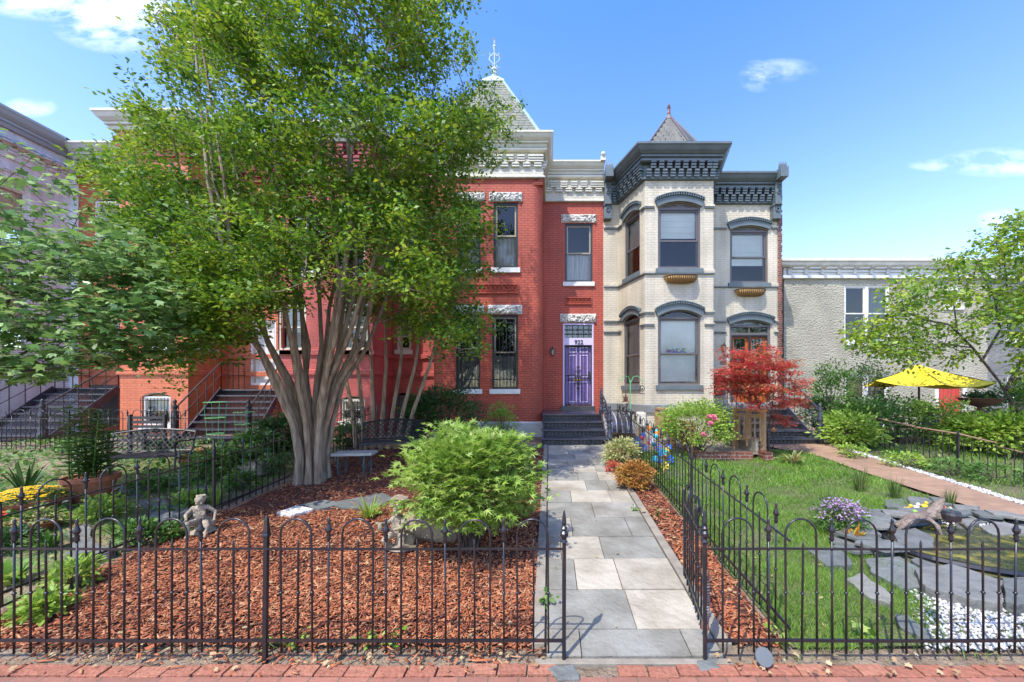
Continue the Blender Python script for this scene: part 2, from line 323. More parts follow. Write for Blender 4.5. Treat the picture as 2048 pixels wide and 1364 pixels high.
# ---------------- setting: ground, walk, path ----------------
def ground_sheet():
    ys=list(np.arange(-4,2.8,.5))+[2.78]+list(np.arange(3,9.5,.25))+[9.4]+list(np.arange(10,16,1))+[20,40,120,500]
    xs=[-400,-100,-40]+list(np.arange(-24,24.1,1))+[40,100,400]
    v=[(x,y,gzf(x,y)-.02) for y in ys for x in xs]; nx=len(xs)
    mb=MB(); mb.add(v,[(j*nx+i,j*nx+i+1,(j+1)*nx+i+1,(j+1)*nx+i) for j in range(len(ys)-1) for i in range(nx-1)])
    tag(mb.build('ground',M_soil),kind='structure')
ground_sheet()
mb=MB()
for i in range(42):            # header course of bricks along the walk edge, slightly irregular
    x=-4.6+i*.212
    if .05<x<.3: continue
    dy=random.uniform(-.008,.008)+(.012*math.sin(i*.7)); mb.box(x,x+.2,2.635+dy,2.735+dy,-.05,.004+random.uniform(-.004,.005))
sb=mat('edge_brick',(1,1,1),.85,(.75,.7,.66),30,bump=.1,rndmix=[(.36,.14,.085),(.30,.115,.07),(.41,.18,.11)])
tag(mb.build('brick_walk_edging',sb,bevel=.004),kind='structure')
mb=MB(); mb.add([(-14,-3,-.008),(14,-3,-.008),(14,2.63,-.008),(-14,2.63,-.008)],[(0,1,2,3)])
tag(mb.build('sidewalk',M_walk),kind='structure')
# flagstone path: rows of slabs
mb=MB(); dd=2.80
rows=[.28,.52,.55,.52,.55,.53,.52,.52,.5,.45,.42,.45,.4,.42,.38]
toneL=[.55,.62,.12,.05]
k=0
tones=[[.25,.02,.62],[.02,.82],[.05,.82,.4],[.45,.8,.02,.1],[.8,.0,.05],[.02,.6,.42],[.05,.8,.42],[.8,.0,.05],[.02,.2,.8],[.05,.8,.6],[.8,.4,.0],[.0,.8,.45],[.4,.0,.8],[.8,.05,.2],[.1,.8,.02]]
cuts=[[0,.2,.82,1],[0,.56,1],[0,.22,.55,1],[0,.12,.48,1],[0,.24,.8,1],[0,.5,1],[0,.28,.75,1],[0,.5,.78,1],[0,.42,.7,1],[0,.38,.72,1],[0,.3,.65,1],[0,.45,.8,1],[0,.35,.75,1],[0,.5,.8,1],[0,.3,.7,1]]
for r,c,tn in zip(rows,cuts,tones):
    if dd+r>9.58: r=9.58-dd
    if r<.05: break
    for i in range(len(c)-1):
        a=-.02+1.31*c[i]+.004; b=-.02+1.31*c[i+1]-.004; g=.005; j=random.uniform(-.004,.004)
        mb.slab([(a,dd+g),(b,dd+g),(b,dd+r-g),(a,dd+r-g)],[gzf(0,dd)-.03]*2+[gzf(0,dd+r)-.03]*2,[gzf(0,dd)+.02+j]*2+[gzf(0,dd+r)+.02+j]*2) ; mb.r[-6:]=[tn[i%len(tn)]+random.uniform(-.03,.03)]*6
    dd+=r
# constant-interp tones: nearest tone from the ramp
tag(mb.build('path',M_slab),kind='structure')
mb=MB()
for x0,x1 in ((-.13,-.035),(1.30,1.40)):
    y=2.9
    while y<9.5:
        L=random.uniform(.9,1.3); y2=min(y+L,9.55); z0,z1=gzf(0,y),gzf(0,y2)
        mb.slab([(x0,y+.004),(x1,y+.004),(x1,y2-.004),(x0,y2-.004)],[z0-.08]*2+[z1-.08]*2,[z0+.035]*2+[z1+.035]*2); y=y2
mb.box(-.10,1.33,2.735,2.79,-.06,.012)
tag(mb.build('path_curb',M_conc,bevel=.006),kind='structure')
def sheet(name,poly,off,m,res=.25,bump=0,kind='structure'):
    """ground-following sheet: polygon as (y, xmin, xmax) stations"""
    v=[];f=[]; n=14
    for (y,a,b) in poly:
        for i in range(n+1):
            x=a+(b-a)*i/n; v.append((x,y,gzf(x,y)+off+bump*(math.sin(x*3.1+y*1.7)+math.sin(x*1.3-y*2.9))))
    for j in range(len(poly)-1):
        for i in range(n): f.append((j*(n+1)+i,j*(n+1)+i+1,(j+1)*(n+1)+i+1,(j+1)*(n+1)+i))
    mb=MB(); mb.add(v,f); o=mb.build(name,m,smooth=True); tag(o,kind=kind); return o
def st(y0,y1,fa,fb,step=.2): 
    n=max(2,int((y1-y0)/step)); return [(y0+(y1-y0)*i/n,fa(y0+(y1-y0)*i/n),fb(y0+(y1-y0)*i/n)) for i in range(n+1)]
sheet('mulch_bed_ground',st(2.92,9.3,lambda y:-4.75+.03*y,lambda y:-.135),.006,M_mulchbase,bump=.012)
sheet('mulch_strip_ground',st(2.95,9.6,lambda y:1.405,lambda y:1.82),.006,M_mulchbase,bump=.006)
sheet('lawn_ground',st(2.9,9.1,lambda y:1.86,lambda y:6.0),.008,M_lawn,bump=.006)
sheet('garden_path',st(2.8,9.75,lambda y:6.1-.12*math.sin(y)-max(0,y-8.4)*.8,lambda y:7.02),.03,M_bpath)
sheet('neighbor_ground',st(2.9,9.3,lambda y:-14,lambda y:-4.9),.0,mat('patchy_ground',(.27,.20,.125),.95,(.13,.17,.06),2.5,bump=.3,bscale=25,lo=.42,hi=.58))
sheet('garden_ground',st(2.9,13.4,lambda y:7.3,lambda y:16),.0,mat('planted_ground',(.10,.12,.045),.95,(.16,.12,.07),3,bump=.3,bscale=25))
# ---------------- houses ----------------
def PL(ox,oy,dx=1,dy=0):
    L=math.hypot(dx,dy); dx/=L; dy/=L
    return lambda a,z,w:(ox+a*dx-w*dy, oy+a*dy+w*dx, z)
def wall(mb,pl,u0,u1,z0,z1,holes=(),rev=.16):
    us=sorted({u0,u1}|{h[0] for h in holes}|{h[1] for h in holes}); zs=sorted({z0,z1}|{h[2] for h in holes}|{h[3] for h in holes})
    for i in range(len(us)-1):
        for j in range(len(zs)-1):
            cu=(us[i]+us[i+1])/2; cz=(zs[j]+zs[j+1])/2
            if any(h[0]<cu<h[1] and h[2]<cz<h[3] for h in holes): continue
            mb.quad(pl(us[i],zs[j],0),pl(us[i+1],zs[j],0),pl(us[i+1],zs[j+1],0),pl(us[i],zs[j+1],0))
    for h in holes:
        a,b,c,d=h[:4]; rise=h[4] if len(h)>4 else 0
        mb.quad(pl(a,c,0),pl(a,d-rise,0),pl(a,d-rise,rev),pl(a,c,rev)); mb.quad(pl(b,c,0),pl(b,c,rev),pl(b,d-rise,rev),pl(b,d-rise,0))
        mb.quad(pl(a,c,0),pl(a,c,rev),pl(b,c,rev),pl(b,c,0))
        if rise==0: mb.quad(pl(a,d,0),pl(b,d,0),pl(b,d,rev),pl(a,d,rev))
        else:
            A=arc(a,b,d-rise,rise)
            for p,q in zip(A[:-1],A[1:]):
                mb.quad(pl(p[0],p[1],0),pl(q[0],q[1],0),pl(q[0],d,0),pl(p[0],d,0)); mb.quad(pl(p[0],p[1],0),pl(p[0],p[1],rev),pl(q[0],q[1],rev),pl(q[0],q[1],0))
def arc(a,b,zs,rise,n=12):
    w=(b-a)/2; c=(a+b)/2; Rr=(w*w+rise*rise)/(2*rise); th=math.asin(min(1,w/Rr))
    return [(c+Rr*math.sin(-th+2*th*i/n), zs+rise-Rr+Rr*math.cos(-th+2*th*i/n)) for i in range(n+1)]
def frame(mb,pl,a,b,c,d,t,w0,w1):
    mb.pbox(pl,a,a+t,c,d,w0,w1); mb.pbox(pl,b-t,b,c,d,w0,w1); mb.pbox(pl,a+t,b-t,c,c+t,w0,w1); mb.pbox(pl,a+t,b-t,d-t,d,w0,w1)
def grille(mb,pl,a,b,c,d,n,w=-.06,scroll=True,rails=(.12,.5,.9)):
    for i in range(n+1):
        x=a+(b-a)*i/n; mb.tube([pl(x,c,w),pl(x,d,w)],.009,4)
    for r_ in rails: z=c+(d-c)*r_; mb.tube([pl(a-.03,z,w),pl(b+.03,z,w)],.011,4)
    if scroll:
        cx=(a+b)/2
        for z0,s in ((c+(d-c)*.44,.11),(c+(d-c)*.55,.075),(c+(d-c)*.35,.07),(c+(d-c)*.63,.05),(c+(d-c)*.28,.05)):
            for sg in (-1,1):
                mb.tube([pl(cx+sg*(s*(1-t*.75)*math.cos(t*7)*.7+s*.5),z0+s*(1-t*.75)*math.sin(t*7),w-.012) for t in np.linspace(0,1,12)],.009,4)
def window(H_,pl,a,b,c,d,fm,sm,rise=0,mid=.5,blind=None,bl=(0,1),sill=None,lintel=None,gm=None,grn=0,archglass=False,label=None,fw=.06,sillw=.07,single=False):
    m=MB(); zt=d-rise; frame(m,pl,a,b,c,zt,fw,.035,.15)
    if rise:
        A=arc(a,b,zt,rise)
        if archglass:
            for p,q in zip(A[:-1],A[1:]):
                s=.82
                m.prism([(p[0],p[1]),(q[0],q[1]),((q[0]-(a+b)/2)*.93+(a+b)/2,zt+(q[1]-zt)*s),((p[0]-(a+b)/2)*.93+(a+b)/2,zt+(p[1]-zt)*s)],.035,.15,plane=pl)
        else:
            m.prism([(a,zt)]+A+[(b,zt)][:0],.06,.12,plane=pl)
            for s in (-1,1):
                cx=(a+b)/2
                m.tube([pl(cx+s*(.06+.3*(b-a)*t),zt+rise*(.3+.3*math.sin(t*6)*(1-t)),.05) for t in np.linspace(0,1,9)],.012,4)
    w_=m.build('window',fm,H_)
    if label: w_['label']=label
    m=MB(); zm=c+fw+(zt-c-2*fw)*mid; f2=.045
    if single: frame(m,pl,a+fw,b-fw,c+fw,zt-fw,f2,.08,.12)
    else: frame(m,pl,a+fw,b-fw,zm-.02,zt-fw,f2,.07,.11); frame(m,pl,a+fw,b-fw,c+fw,zm+.02,f2,.10,.135)
    m.build('sash',sm,w_)
    g=MB(); g.quad(pl(a+fw+.01,c+fw+.01,.09),pl(b-fw-.01,c+fw+.01,.09),pl(b-fw-.01,zt-fw-.01,.09),pl(a+fw+.01,zt-fw-.01,.09))
    if archglass and rise: A_=[pl(x_,z_-.03,.09) for x_,z_ in arc(a+.05,b-.05,zt,rise-.02)]; g.add(A_[::-1],[tuple(range(len(A_)))])
    g.build('pane',gm or M_glass,w_)
    if blind:
        k=MB(); z0=c+(zt-c)*bl[0]; z1=c+(zt-c)*bl[1]; N=10
        for i in range(N):
            u0=a+.03+(b-a-.06)*i/N; u1=a+.03+(b-a-.06)*(i+1)/N; wv=.02 if blind is M_curtain else 0
            k.quad(pl(u0,z0,.165+wv*(i%2)),pl(u1,z0,.165+wv*((i+1)%2)),pl(u1,z1,.165+wv*((i+1)%2)),pl(u0,z1,.165+wv*(i%2)))
        if blind is M_blind:
            for i in range(1,5): zz=z0+(z1-z0)*i/5; k.pbox(pl,a+.03,b-.03,zz,zz+.02,.155,.163)
        k.build('blind' if blind is M_blind else 'curtain',blind,w_)
    if sill: s_=MB(); s_.pbox(pl,a-sillw,b+sillw,c-.15,c-.002,-.06,.10); s_.build('window_sill',sill,w_,bevel=.006)
    if lintel: lint(pl,a-.13,b+.13,zt+.02,zt+.02+.28,lintel,w_)
    if grn: g=MB(); grille(g,pl,a+.02,b-.02,c+.03,zt-.03,grn); g.build('security_grille',M_black,w_)
    return w_
def lint(pl,a,b,z0,z1,m,par,out=.06,name='stone_lintel'):
    k=MB(); nx=int((b-a)/.045); nz=6; rr=random.Random(int(a*1000)+int(z0*100)); g={}
    for j in range(nz+1):
        for i in range(nx+1):
            e=(i in(0,nx) or j in (0,nz)); w=-out*.55 if e else -out-rr.uniform(-.02,.045)
            g[i,j]=pl(a+(b-a)*i/nx,z0+(z1-z0)*j/nz,w)
    for j in range(nz):
        for i in range(nx): k.quad(g[i,j],g[i+1,j],g[i+1,j+1],g[i,j+1])
    k.pbox(pl,a,b,z0,z1,-out*.55+.001,.02); return k.build(name,m,par)
def hood(pl,a,b,zs,rise,th,m,par,out=.07,side=.07):
    """segmental brick arch hood with a saw-tooth outer row"""
    k=MB(); A=arc(a-.02,b+.02,zs,rise,14); c=(a+b)/2; B=[(c+(x-c)*(1+side/((b-a)/2)),z+th*(1-.10*abs(x-c)/((b-a)/2))) for x,z in A]
    for i in range(14):
        k.prism([A[i],A[i+1],B[i+1],B[i]],-out,.02,plane=pl)
    n=22; B2=[(c+(x-c)*1.03,z+.0) for x,z in B]
    for i in range(n):
        t=(i+.15)/n*14; j=min(int(t),13); f=t-j; t2=(i+.75)/n*14; j2=min(int(t2),13); f2=t2-j2
        p=(B2[j][0]+(B2[j+1][0]-B2[j][0])*f,B2[j][1]+(B2[j+1][1]-B2[j][1])*f); q=(B2[j2][0]+(B2[j2+1][0]-B2[j2][0])*f2,B2[j2][1]+(B2[j2+1][1]-B2[j2][1])*f2)
        k.prism([(p[0],p[1]-.02),(q[0],q[1]-.02),(q[0],q[1]+.05),(p[0],p[1]+.05)],-out-.05,.02,plane=pl)
    for i in range(14):
        k.prism([(B[i][0],B[i][1]+.045),(B[i+1][0],B[i+1][1]+.045),(B[i+1][0],B[i+1][1]+.07),(B[i][0],B[i][1]+.07)],-out-.06,.02,plane=pl)
    return k.build('arch_hood',m,par)
def miter(pts,out):
    res=[]; n=len(pts)
    for i in range(n):
        ns=[]
        for j in (i-1,i):
            if 0<=j<n-1:
                dx=pts[j+1][0]-pts[j][0]; dy=pts[j+1][1]-pts[j][1]; L=math.hypot(dx,dy); ns.append((dy/L,-dx/L))
        if len(ns)==1: m=ns[0]; res.append((pts[i][0]+m[0]*out,pts[i][1]+m[1]*out))
        else:
            sx,sy=ns[0][0]+ns[1][0],ns[0][1]+ns[1][1]; k=out*2/(sx*sx+sy*sy); res.append((pts[i][0]+sx*k,pts[i][1]+sy*k))
    return res
def sweep(mb,pts,prof):
    rings=[[ (q[0],q[1],z) for q in [miter(pts,o)[i]]][0:1][0] for i in range(0) for o,z in prof]
    cols=[miter(pts,o) for o,z in prof]; n=len(pts); m=len(prof); v=[]
    for i in range(n):
        for k in range(m): v.append((cols[k][i][0],cols[k][i][1],prof[k][1]))
    f=[(i*m+k,i*m+(k+1)%m,(i+1)*m+(k+1)%m,(i+1)*m+k) for i in range(n-1) for k in range(m)]
    f.append(tuple(range(m-1,-1,-1))); f.append(tuple((n-1)*m+k for k in range(m))); mb.add(v,f)
def corbel(mb,pts,z0,z1,pitch=.3,duty=.6,rows=4,out=.16,alt=True):
    for (p,q) in zip(pts[:-1],pts[1:]):
        L=math.hypot(q[0]-p[0],q[1]-p[1]); pl=PL(p[0],p[1],q[0]-p[0],q[1]-p[1]); n=max(1,round(L/pitch)); pt=L/n; h=(z1-z0)/rows
        for i in range(n):
            for r_ in range(rows):
                o=out*(.35+.65*(r_+1)/rows); sh=0
                if alt and r_>=rows//2: sh=pt/2
                u=i*pt+sh+pt*.5
                if u+pt*duty/2>L: u=L-pt*duty/2
                mb.pbox(pl,max(0,u-pt*duty/2),min(L,u+pt*duty/2),z0+r_*h+.012,z0+(r_+1)*h-.006,-o,.01)
def crown(z1,h,out,inn=-.05):
    return [(inn,z1),(out,z1),(out,z1-h*.14),(out*.93,z1-h*.2),(out*.8,z1-h*.42),(out*.62,z1-h*.58),(out*.55,z1-h*.6),(out*.55,z1-h*.74),(out*.42,z1-h*.8),(out*.34,z1-h),(inn,z1-h)]
def shell(mb,x0,x1,y1,z0,z1,yf0,yf1):
    """party walls, back and roof behind the fronts"""
    mb.quad((x0,y1,z0),(x0,yf0,z0),(x0,yf0,z1),(x0,y1,z1)); mb.quad((x1,yf1,z0),(x1,y1,z0),(x1,y1,z1),(x1,yf1,z1)); mb.quad((x1,y1,z0),(x0,y1,z0),(x0,y1,z1),(x1,y1,z1))
def text(s,size,loc,m,par,name,ext=.006,align='CENTER',rot=(math.pi/2,0,0)):
    cu=bpy.data.curves.new('t','FONT'); cu.body=s; cu.size=size; cu.extrude=ext; cu.align_x=align; cu.offset=.004
    t=bpy.data.objects.new('t',cu); sc.collection.objects.link(t); bpy.context.view_layer.update()
    me=bpy.data.meshes.new_from_object(t); bpy.data.objects.remove(t); me.materials.clear(); me.materials.append(m)
    o=bpy.data.objects.new(name,me); sc.collection.objects.link(o); o.parent=par; o.location=Vector(loc)-origin(par); o.rotation_euler=rot; return o
def lamp(H_,pl,a,z):
    m=MB(); p=pl(a,z,-.12); m.pbox(pl,a-.04,a+.04,z-.02,z+.14,-.03,.0); m.bar(pl(a,z+.1,-.02),pl(a,z+.14,-.12),.02); m.lathe((p[0],p[1],z),[(.01,.2),(.02,.15),(.07,.1),(.075,.085),(.055,.08)],8)
    m.lathe((p[0],p[1],z),[(.035,-.12),(.03,-.1),(.045,-.09)],8); m.tube([(p[0]+.05,p[1],z-.1),(p[0]+.065,p[1],z+.09)],.006,4); m.tube([(p[0]-.05,p[1],z-.1),(p[0]-.065,p[1],z+.09)],.006,4)
    o=m.build('wall_lantern',M_black,H_); g=MB(); g.lathe((p[0],p[1],z),[(.035,-.09),(.055,.08)],8); g.build('glass_shade',mat('lantern_glass',(.25,.33,.28),.15),o); return o
D0=13.0
# ===== red house (922) =====
DB=11.55
RH=thing('brick_house','red painted brick rowhouse numbered 922 with purple door and cream cornice','house',(-.8,12,.576))
pf=PL(0,DB); pw=PL(0,D0)
def WX(p,a,b): return XP(a,p),XP(b,p)
bw=[]   # bay windows (u0,u1,z0,z1)
for (a,b,t,q) in ((914,961,405,536),(987,1036,405,536),(912,960,630,778),(984,1036,630,778)):
    bw.append((*WX(DB,a,b),ZP(q,DB),ZP(t,DB)))
ww=[(*WX(D0,1130,1185),ZP(564,D0),ZP(447,D0))]
door=(*WX(D0,1126,1187),ZP(812,D0),ZP(647,D0))
bX0,bX1=-3.5,-.2; wX1=1.86; zc=8.42
m=MB(); wall(m,pf,bX0,bX1-.3,.2,zc,bw)
ar=[(bX1-.3+.3*math.sin(t),DB+.3-.3*math.cos(t)) for t in np.linspace(0,pi/2,7)]
for p,q in zip(ar[:-1],ar[1:]): m.quad((*p,.2),(*q,.2),(*q,zc),(*p,zc))
m.quad((bX1,DB+.3,.2),(bX1,D0,.2),(bX1,D0,zc),(bX1,DB+.3,zc)); m.quad((bX0,D0,.2),(bX0,DB,.2),(bX0,DB,zc),(bX0,D0,zc))
for i in range(4): m.prism([(bX1-.32+i*.07,zc-.16+.04*i-.04),(bX1+.015,zc-.16+.04*i-.04),(bX1+.015,zc-.12+.04*i-.04),(bX1-.32+i*.07,zc-.12+.04*i-.04)],DB-.012-.01*i,DB+.2)
m.build('bay_wall',M_red,RH)
m=MB(); wall(m,pw,bX1,wX1,.2,zc,ww+[door]); shell(m,bX0,wX1,21,.2,9.3,D0,D0); m.quad((bX0,DB,9.3),(bX1,DB,9.3),(bX1,D0,9.3),(bX0,D0,9.3)); m.quad((bX0,D0,9.3),(wX1,D0,9.3),(wX1,21,9.3),(bX0,21,9.3)); m.build('wall',M_red,RH)
pts=[(bX0,D0),(bX0,DB),(bX1,DB),(bX1,D0),(wX1,D0)]
m=MB(); sweep(m,pts,[(-.1,zc-.03),(.07,zc-.03),(.09,zc),(.05,zc+.06),(.03,zc+.08),(.03,9.3),(-.1,9.3)]); m.build('cornice_frieze',M_creambr,RH)
m=MB(); corbel(m,miter(pts,.03),8.72,9.05,.32,.66,5,.13); m.build('corbel_course',M_creamtrim,RH)
m=MB(); sweep(m,pts,crown(9.66,.36,.33)); sweep(m,pts,[(0,9.26),(.14,9.26),(.14,9.2),(.1,9.17),(0,9.17)])
for (p,q) in zip(pts[1:-1],pts[2:]):
    L=math.hypot(q[0]-p[0],q[1]-p[1]); pl=PL(p[0],p[1],q[0]-p[0],q[1]-p[1])
    for i in range(int(L/.11)): m.pbox(pl,i*.11+.03,i*.11+.085,9.09,9.14,-.05,0)
m.box(wX1-.14,wX1+.02,D0-.42,D0,9.6,9.74); m.ell((wX1-.06,D0-.4,9.8),.08)
m.build('cornice',M_creamtrim,RH)
# tower roof
m=MB(); c=(-1.88,13.1); hb=1.72; ht=.33; zb,zt=9.5,12.35; zz=zb; nr=24
for i in range(nr):
    t=i/nr; t2=(i+1)/nr; h1=hb+(ht-hb)*t; h2=hb+(ht-hb)*t2; z1=zb+(zt-zb)*t; z2=zb+(zt-zb)*t2
    for k in range(4):
        an=k*pi/2; ca,sa=math.cos(an),math.sin(an)
        def Tr(u,dist,z): x=u; y=-dist; return (c[0]+x*ca-y*sa,c[1]+x*sa+y*ca,z)
        n=max(2,int(h1*2/.19)); off=(i%2)*.5
        for j in range(-1,n+1):
            a0=-h1+(j+off)*2*h1/n; a1=a0+2*h1/n-.012; a0=max(a0,-h1); a1=min(a1,h1)
            if a1-a0<.02: continue
            lift=.022; k2=h2/h1
            if 10<=i<=16 and a1-a0>.12:
                mid=(a0+a1)/2; m.add([Tr(a0,h1+lift*.4,z1+.05),Tr((a0+mid)/2-.01,h1+lift,z1+.01),Tr(mid,h1+lift,z1-.035),Tr((a1+mid)/2+.01,h1+lift,z1+.01),Tr(a1,h1+lift*.4,z1+.05),Tr(a1*k2,h2+.002,z2+.03),Tr(a0*k2,h2+.002,z2+.03)],[(0,1,2,3,4,5,6)])
            else: m.quad(Tr(a0,h1+lift,z1),Tr(a1,h1+lift,z1),Tr(a1*k2,h2+.002,z2+.02),Tr(a0*k2,h2+.002,z2+.02))
m.lathe((c[0],c[1],zb),[((hb-.01)*1,0),((ht)*1,zt-zb)],4,sq=True)
roof=m.build('roof',M_slate,RH)
m=MB()
for sx,sy in ((-1,-1),(1,-1),(1,1),(-1,1)): m.bar((c[0]+sx*(hb+.02),c[1]+sy*(hb+.02),zb),(c[0]+sx*(ht+.01),c[1]+sy*(ht+.01),zt),.07)
m.lathe((c[0],c[1],zt),[(.36,-.03),(.38,0),(.37,.05),(.12,.36)],4,sq=True); m.build('roof_flashing',M_copper,roof)
m=MB(); m.lathe((c[0],c[1],zt+.36),[(.13,0),(.13,.06),(.1,.08),(.13,.12),(.13,.18),(.08,.22),(.12,.27),(.1,.33),(.05,.38),(.025,.4)],10)
zf=zt+.74
m.tube([(c[0],c[1],zf),(c[0],c[1],zf+.55)],.02,5)
for s in (-1,1):
    m.tube([(c[0]+s*(.02+.16*math.sin(t)*1.0*(1 if t<2.4 else .8)),c[1],zf+.12+.38*t/3.1) for t in np.linspace(0,3.1,10)],.02,5)
    m.tube([(c[0]+s*(.05+.12*t),c[1],zf+.1-.1*math.sin(t*2.2)) for t in np.linspace(0,1,6)],.018,5)
    m.tube([(c[0]+s*(.10-.06*math.cos(t)),c[1],zf+.46-.07*math.sin(t)) for t in np.linspace(0,4,8)],.015,5)
m.ell((c[0],c[1],zf+.72),(.06,.06,.07)); m.lathe((c[0],c[1],zf+.6),[(.015,-.1),(.05,.1),(.015,.2)],8); m.lathe((c[0],c[1],zf+.9),[(.015,-.1),(.04,-.02),(.02,.02),(.05,.08),(.01,.1)],8)
m.build('roof_finial',M_copper,roof)
for i,(a,b,c_,d_) in enumerate(bw):
    window(RH,pf,a,b,c_,d_,M_blackframe,M_tan,blind=M_curtain,bl=(0,.5) if i<2 else (0,.45),sill=M_white,lintel=M_rock,grn=7 if i>=2 else 0,gm=M_glass if i<2 else M_glassdark,mid=.5)
a,b,c_,d_=ww[0]; window(RH,pw,a,b,c_,d_,M_blackframe,M_tan,blind=M_curtain,bl=(0,.5),sill=M_white,lintel=M_rock)
# decorative terracotta panels
for pl,D,a,b,t,q,n in ((pf,DB,935,1037,569,587,11),(pw,D0,1130,1183,595,609,6)):
    x0,x1=WX(D,a,b); z0,z1=ZP(q,D),ZP(t,D); m=MB(); frame(m,pl,x0,x1,z0,z1,.03,-.05,.01)
    for i in range(n):
        cx=x0+.06+(x1-x0-.12)*(i+.5)/n; rr=(x1-x0-.12)/n*.52
        m.tube([pl(cx+rr*math.cos(t_),(z0+z1)/2+rr*.8*math.sin(t_),-.025) for t_ in np.linspace(0,2*pi,12,endpoint=False)],.014,4,closed=True)
    m.build('carved_panel',M_red,RH)
# door
a,b,c_,d_=door; zt=ZP(676,D0); zdt=ZP(690,D0)
m=MB(); fw=.05
m.pbox(pw,a,a+fw,c_,d_,-.01,.16); m.pbox(pw,b-fw,b,c_,d_,-.01,.16); m.pbox(pw,a+fw,b-fw,d_-fw,d_,-.01,.16); m.pbox(pw,a+fw,b-fw,zdt,zt,-.01,.16)
df=m.build('door_frame',M_lav,RH)
text('922',.2,((a+b)/2+.02,D0-.018,zdt+.03),M_black,df,'house_number')
tr=MB(); tr.pbox(pw,a+fw,b-fw,zt,d_-fw,.09,.1); tr=tr.build('transom_window',M_glassdark,RH)
g=MB()
for i in range(5): x=a+fw+(b-a-2*fw)*(i+.5)/5; g.tube([pw(x,zt,.03),pw(x,d_-fw,.03)],.008,4)
for f_ in (.33,.66): g.pbox(pw,a+fw,b-fw,zt+(d_-fw-zt)*f_-.012,zt+(d_-fw-zt)*f_+.012,.02,.045)
g.build('security_grille',M_black,tr)
da,db=a+fw+.03,b-fw-.02; m=MB(); m.pbox(pw,da,db,c_+.02,zdt,.10,.15); dr=m.build('door',M_purple,RH)
m=MB(); wd=db-da; hd=zdt-c_
for z0f,z1f in ((.88,.97),(.47,.84),(.06,.40)):
    for u0f,u1f in ((.12,.44),(.56,.88)): frame(m,pw,da+wd*u0f,da+wd*u1f,c_+hd*z0f,c_+hd*z1f,.03,.085,.1)
m.build('door_moulding',M_lav,dr)
m=MB(); m.pbox(pw,da+wd*.32,da+wd*.66,c_+hd*.415,c_+hd*.445,.08,.1); m.build('mail_slot',mat('brass',(.5,.36,.12),.35,metal=.8),dr)
g=MB(); grille(g,pw,da,db,c_+.02,zdt,8,w=.045,rails=(0.02,.42,.5,.98)); frame(g,pw,da-.03,db+.02,c_,zdt+.005,.035,.03,.06); g.pbox(pw,db-.1,db-.03,c_+hd*.47,c_+hd*.56,.0,.05); g.build('security_door',M_black,RH)
lint(pw,*WX(D0,1120,1192),ZP(645,D0),ZP(628,D0),M_rock,df)
m=MB(); m.pbox(pw,*WX(D0,1121,1189),1.29,c_-.003,-.22,.1); m.build('door_step',mat('dark_granite',(.03,.033,.035),.4,(.06,.06,.06),40),RH)
m=MB(); sweep(m,[(bX0,D0),(bX0,DB),(bX1,DB),(bX1,D0)],[(-.1,.3),(.05,.3),(.05,.98),(.02,1.02),(-.1,1.02)]); m.build('stone_base',mat('white_base_stone',(.55,.53,.48),.8,(.42,.4,.36),4),RH)
lamp(RH,pw,XP(1105,D0),ZP(705,D0))
m=MB(); m.quad((bX0,13.9,.3),(wX1,13.9,.3),(wX1,13.9,9),(bX0,13.9,9)); m.build('room_shade_sheet',M_dark,RH)  # flat dark sheet behind the windows, painted as unlit room
# ===== cream house =====
CH=thing('corner_house','cream painted brick rowhouse with slate grey cornice, arched hoods and pointed tower','house',(4.8,12,.576))
D1=11.5; cx0,cx1=XP(1290,D1),XP(1427,D1); lx0=XP(1237,13); rx=XP(1555,D0); zc2=8.33
pch=PL(lx0,D0,cx0-lx0,D1-D0); Lc=math.hypot(cx0-lx0,D1-D0); pcf=PL(0,D1)
cf=[(*WX(D1,1316,1401),ZP(537,D1),ZP(404,D1),.16),(*WX(D1,1316,1401),ZP(770,D1),ZP(620,D1),.20)]
# chamfer windows: find u along the chamfer for px
def uc(px):
    # solve (lx0+t*(cx0-lx0)-k*(D0+t*(D1-D0)))=0
    k=(px-CX)/F; t=(k*D0-lx0)/((cx0-lx0)-k*(D1-D0)); return t*Lc
cc=[(uc(1249),uc(1279.5),cf[0][2],cf[0][3],.14),(uc(1247),uc(1279.5),cf[1][2],cf[1][3],.16)]
cr=[(*WX(D0,1460,1536),ZP(566,D0),ZP(452,D0),.14)]; cdoor=(*WX(D0,1459,1541),ZP(824,D0),ZP(640,D0),.16)
m=MB(); wall(m,pcf,cx0,cx1,.2,zc2,cf); wall(m,pch,0,Lc,.2,zc2,cc)
rb=cx1+.36; m.quad((cx1,D1,.2),(rb,D0,.2),(rb,D0,zc2),(cx1,D1,zc2)); m.build('bay_wall',M_cream,CH)
m=MB(); wall(m,PL(0,D0),1.86,lx0,.2,zc2); wall(m,PL(0,D0),rb,rx,.2,zc2,cr+[cdoor]); m.build('wall',M_cream,CH)
m=MB(); shell(m,1.87,rx,21,.2,9.0,D0+.01,D0+.01); m.quad((lx0,D0,9.0),(cx0,D1,9.0),(cx1,D1,9.0),(rb,D0,9.0)); m.quad((1.87,D0,9.0),(rx,D0,9.0),(rx,21,9.0),(1.87,21,9.0)); m.box(rx,rx+.1,D0-.04,D0+.5,.2,9.1)
for i in range(110): z=.3+i*.08; m.box(rx+.1,rx+.1+random.choice((.02,.045,.05)),D0-.03,D0+.3,z,z+.065)
m.build('party_wall',M_raw,CH)
cpts=[(1.86,D0),(lx0,D0),(cx0,D1),(cx1,D1),(rb,D0),(rx,D0)]
m=MB(); sweep(m,cpts,[(-.1,zc2-.02),(.05,zc2-.02),(.05,9.0),(-.1,9.0)]); corbel(m,miter(cpts,.05),8.36,8.8,.25,.62,6,.2)
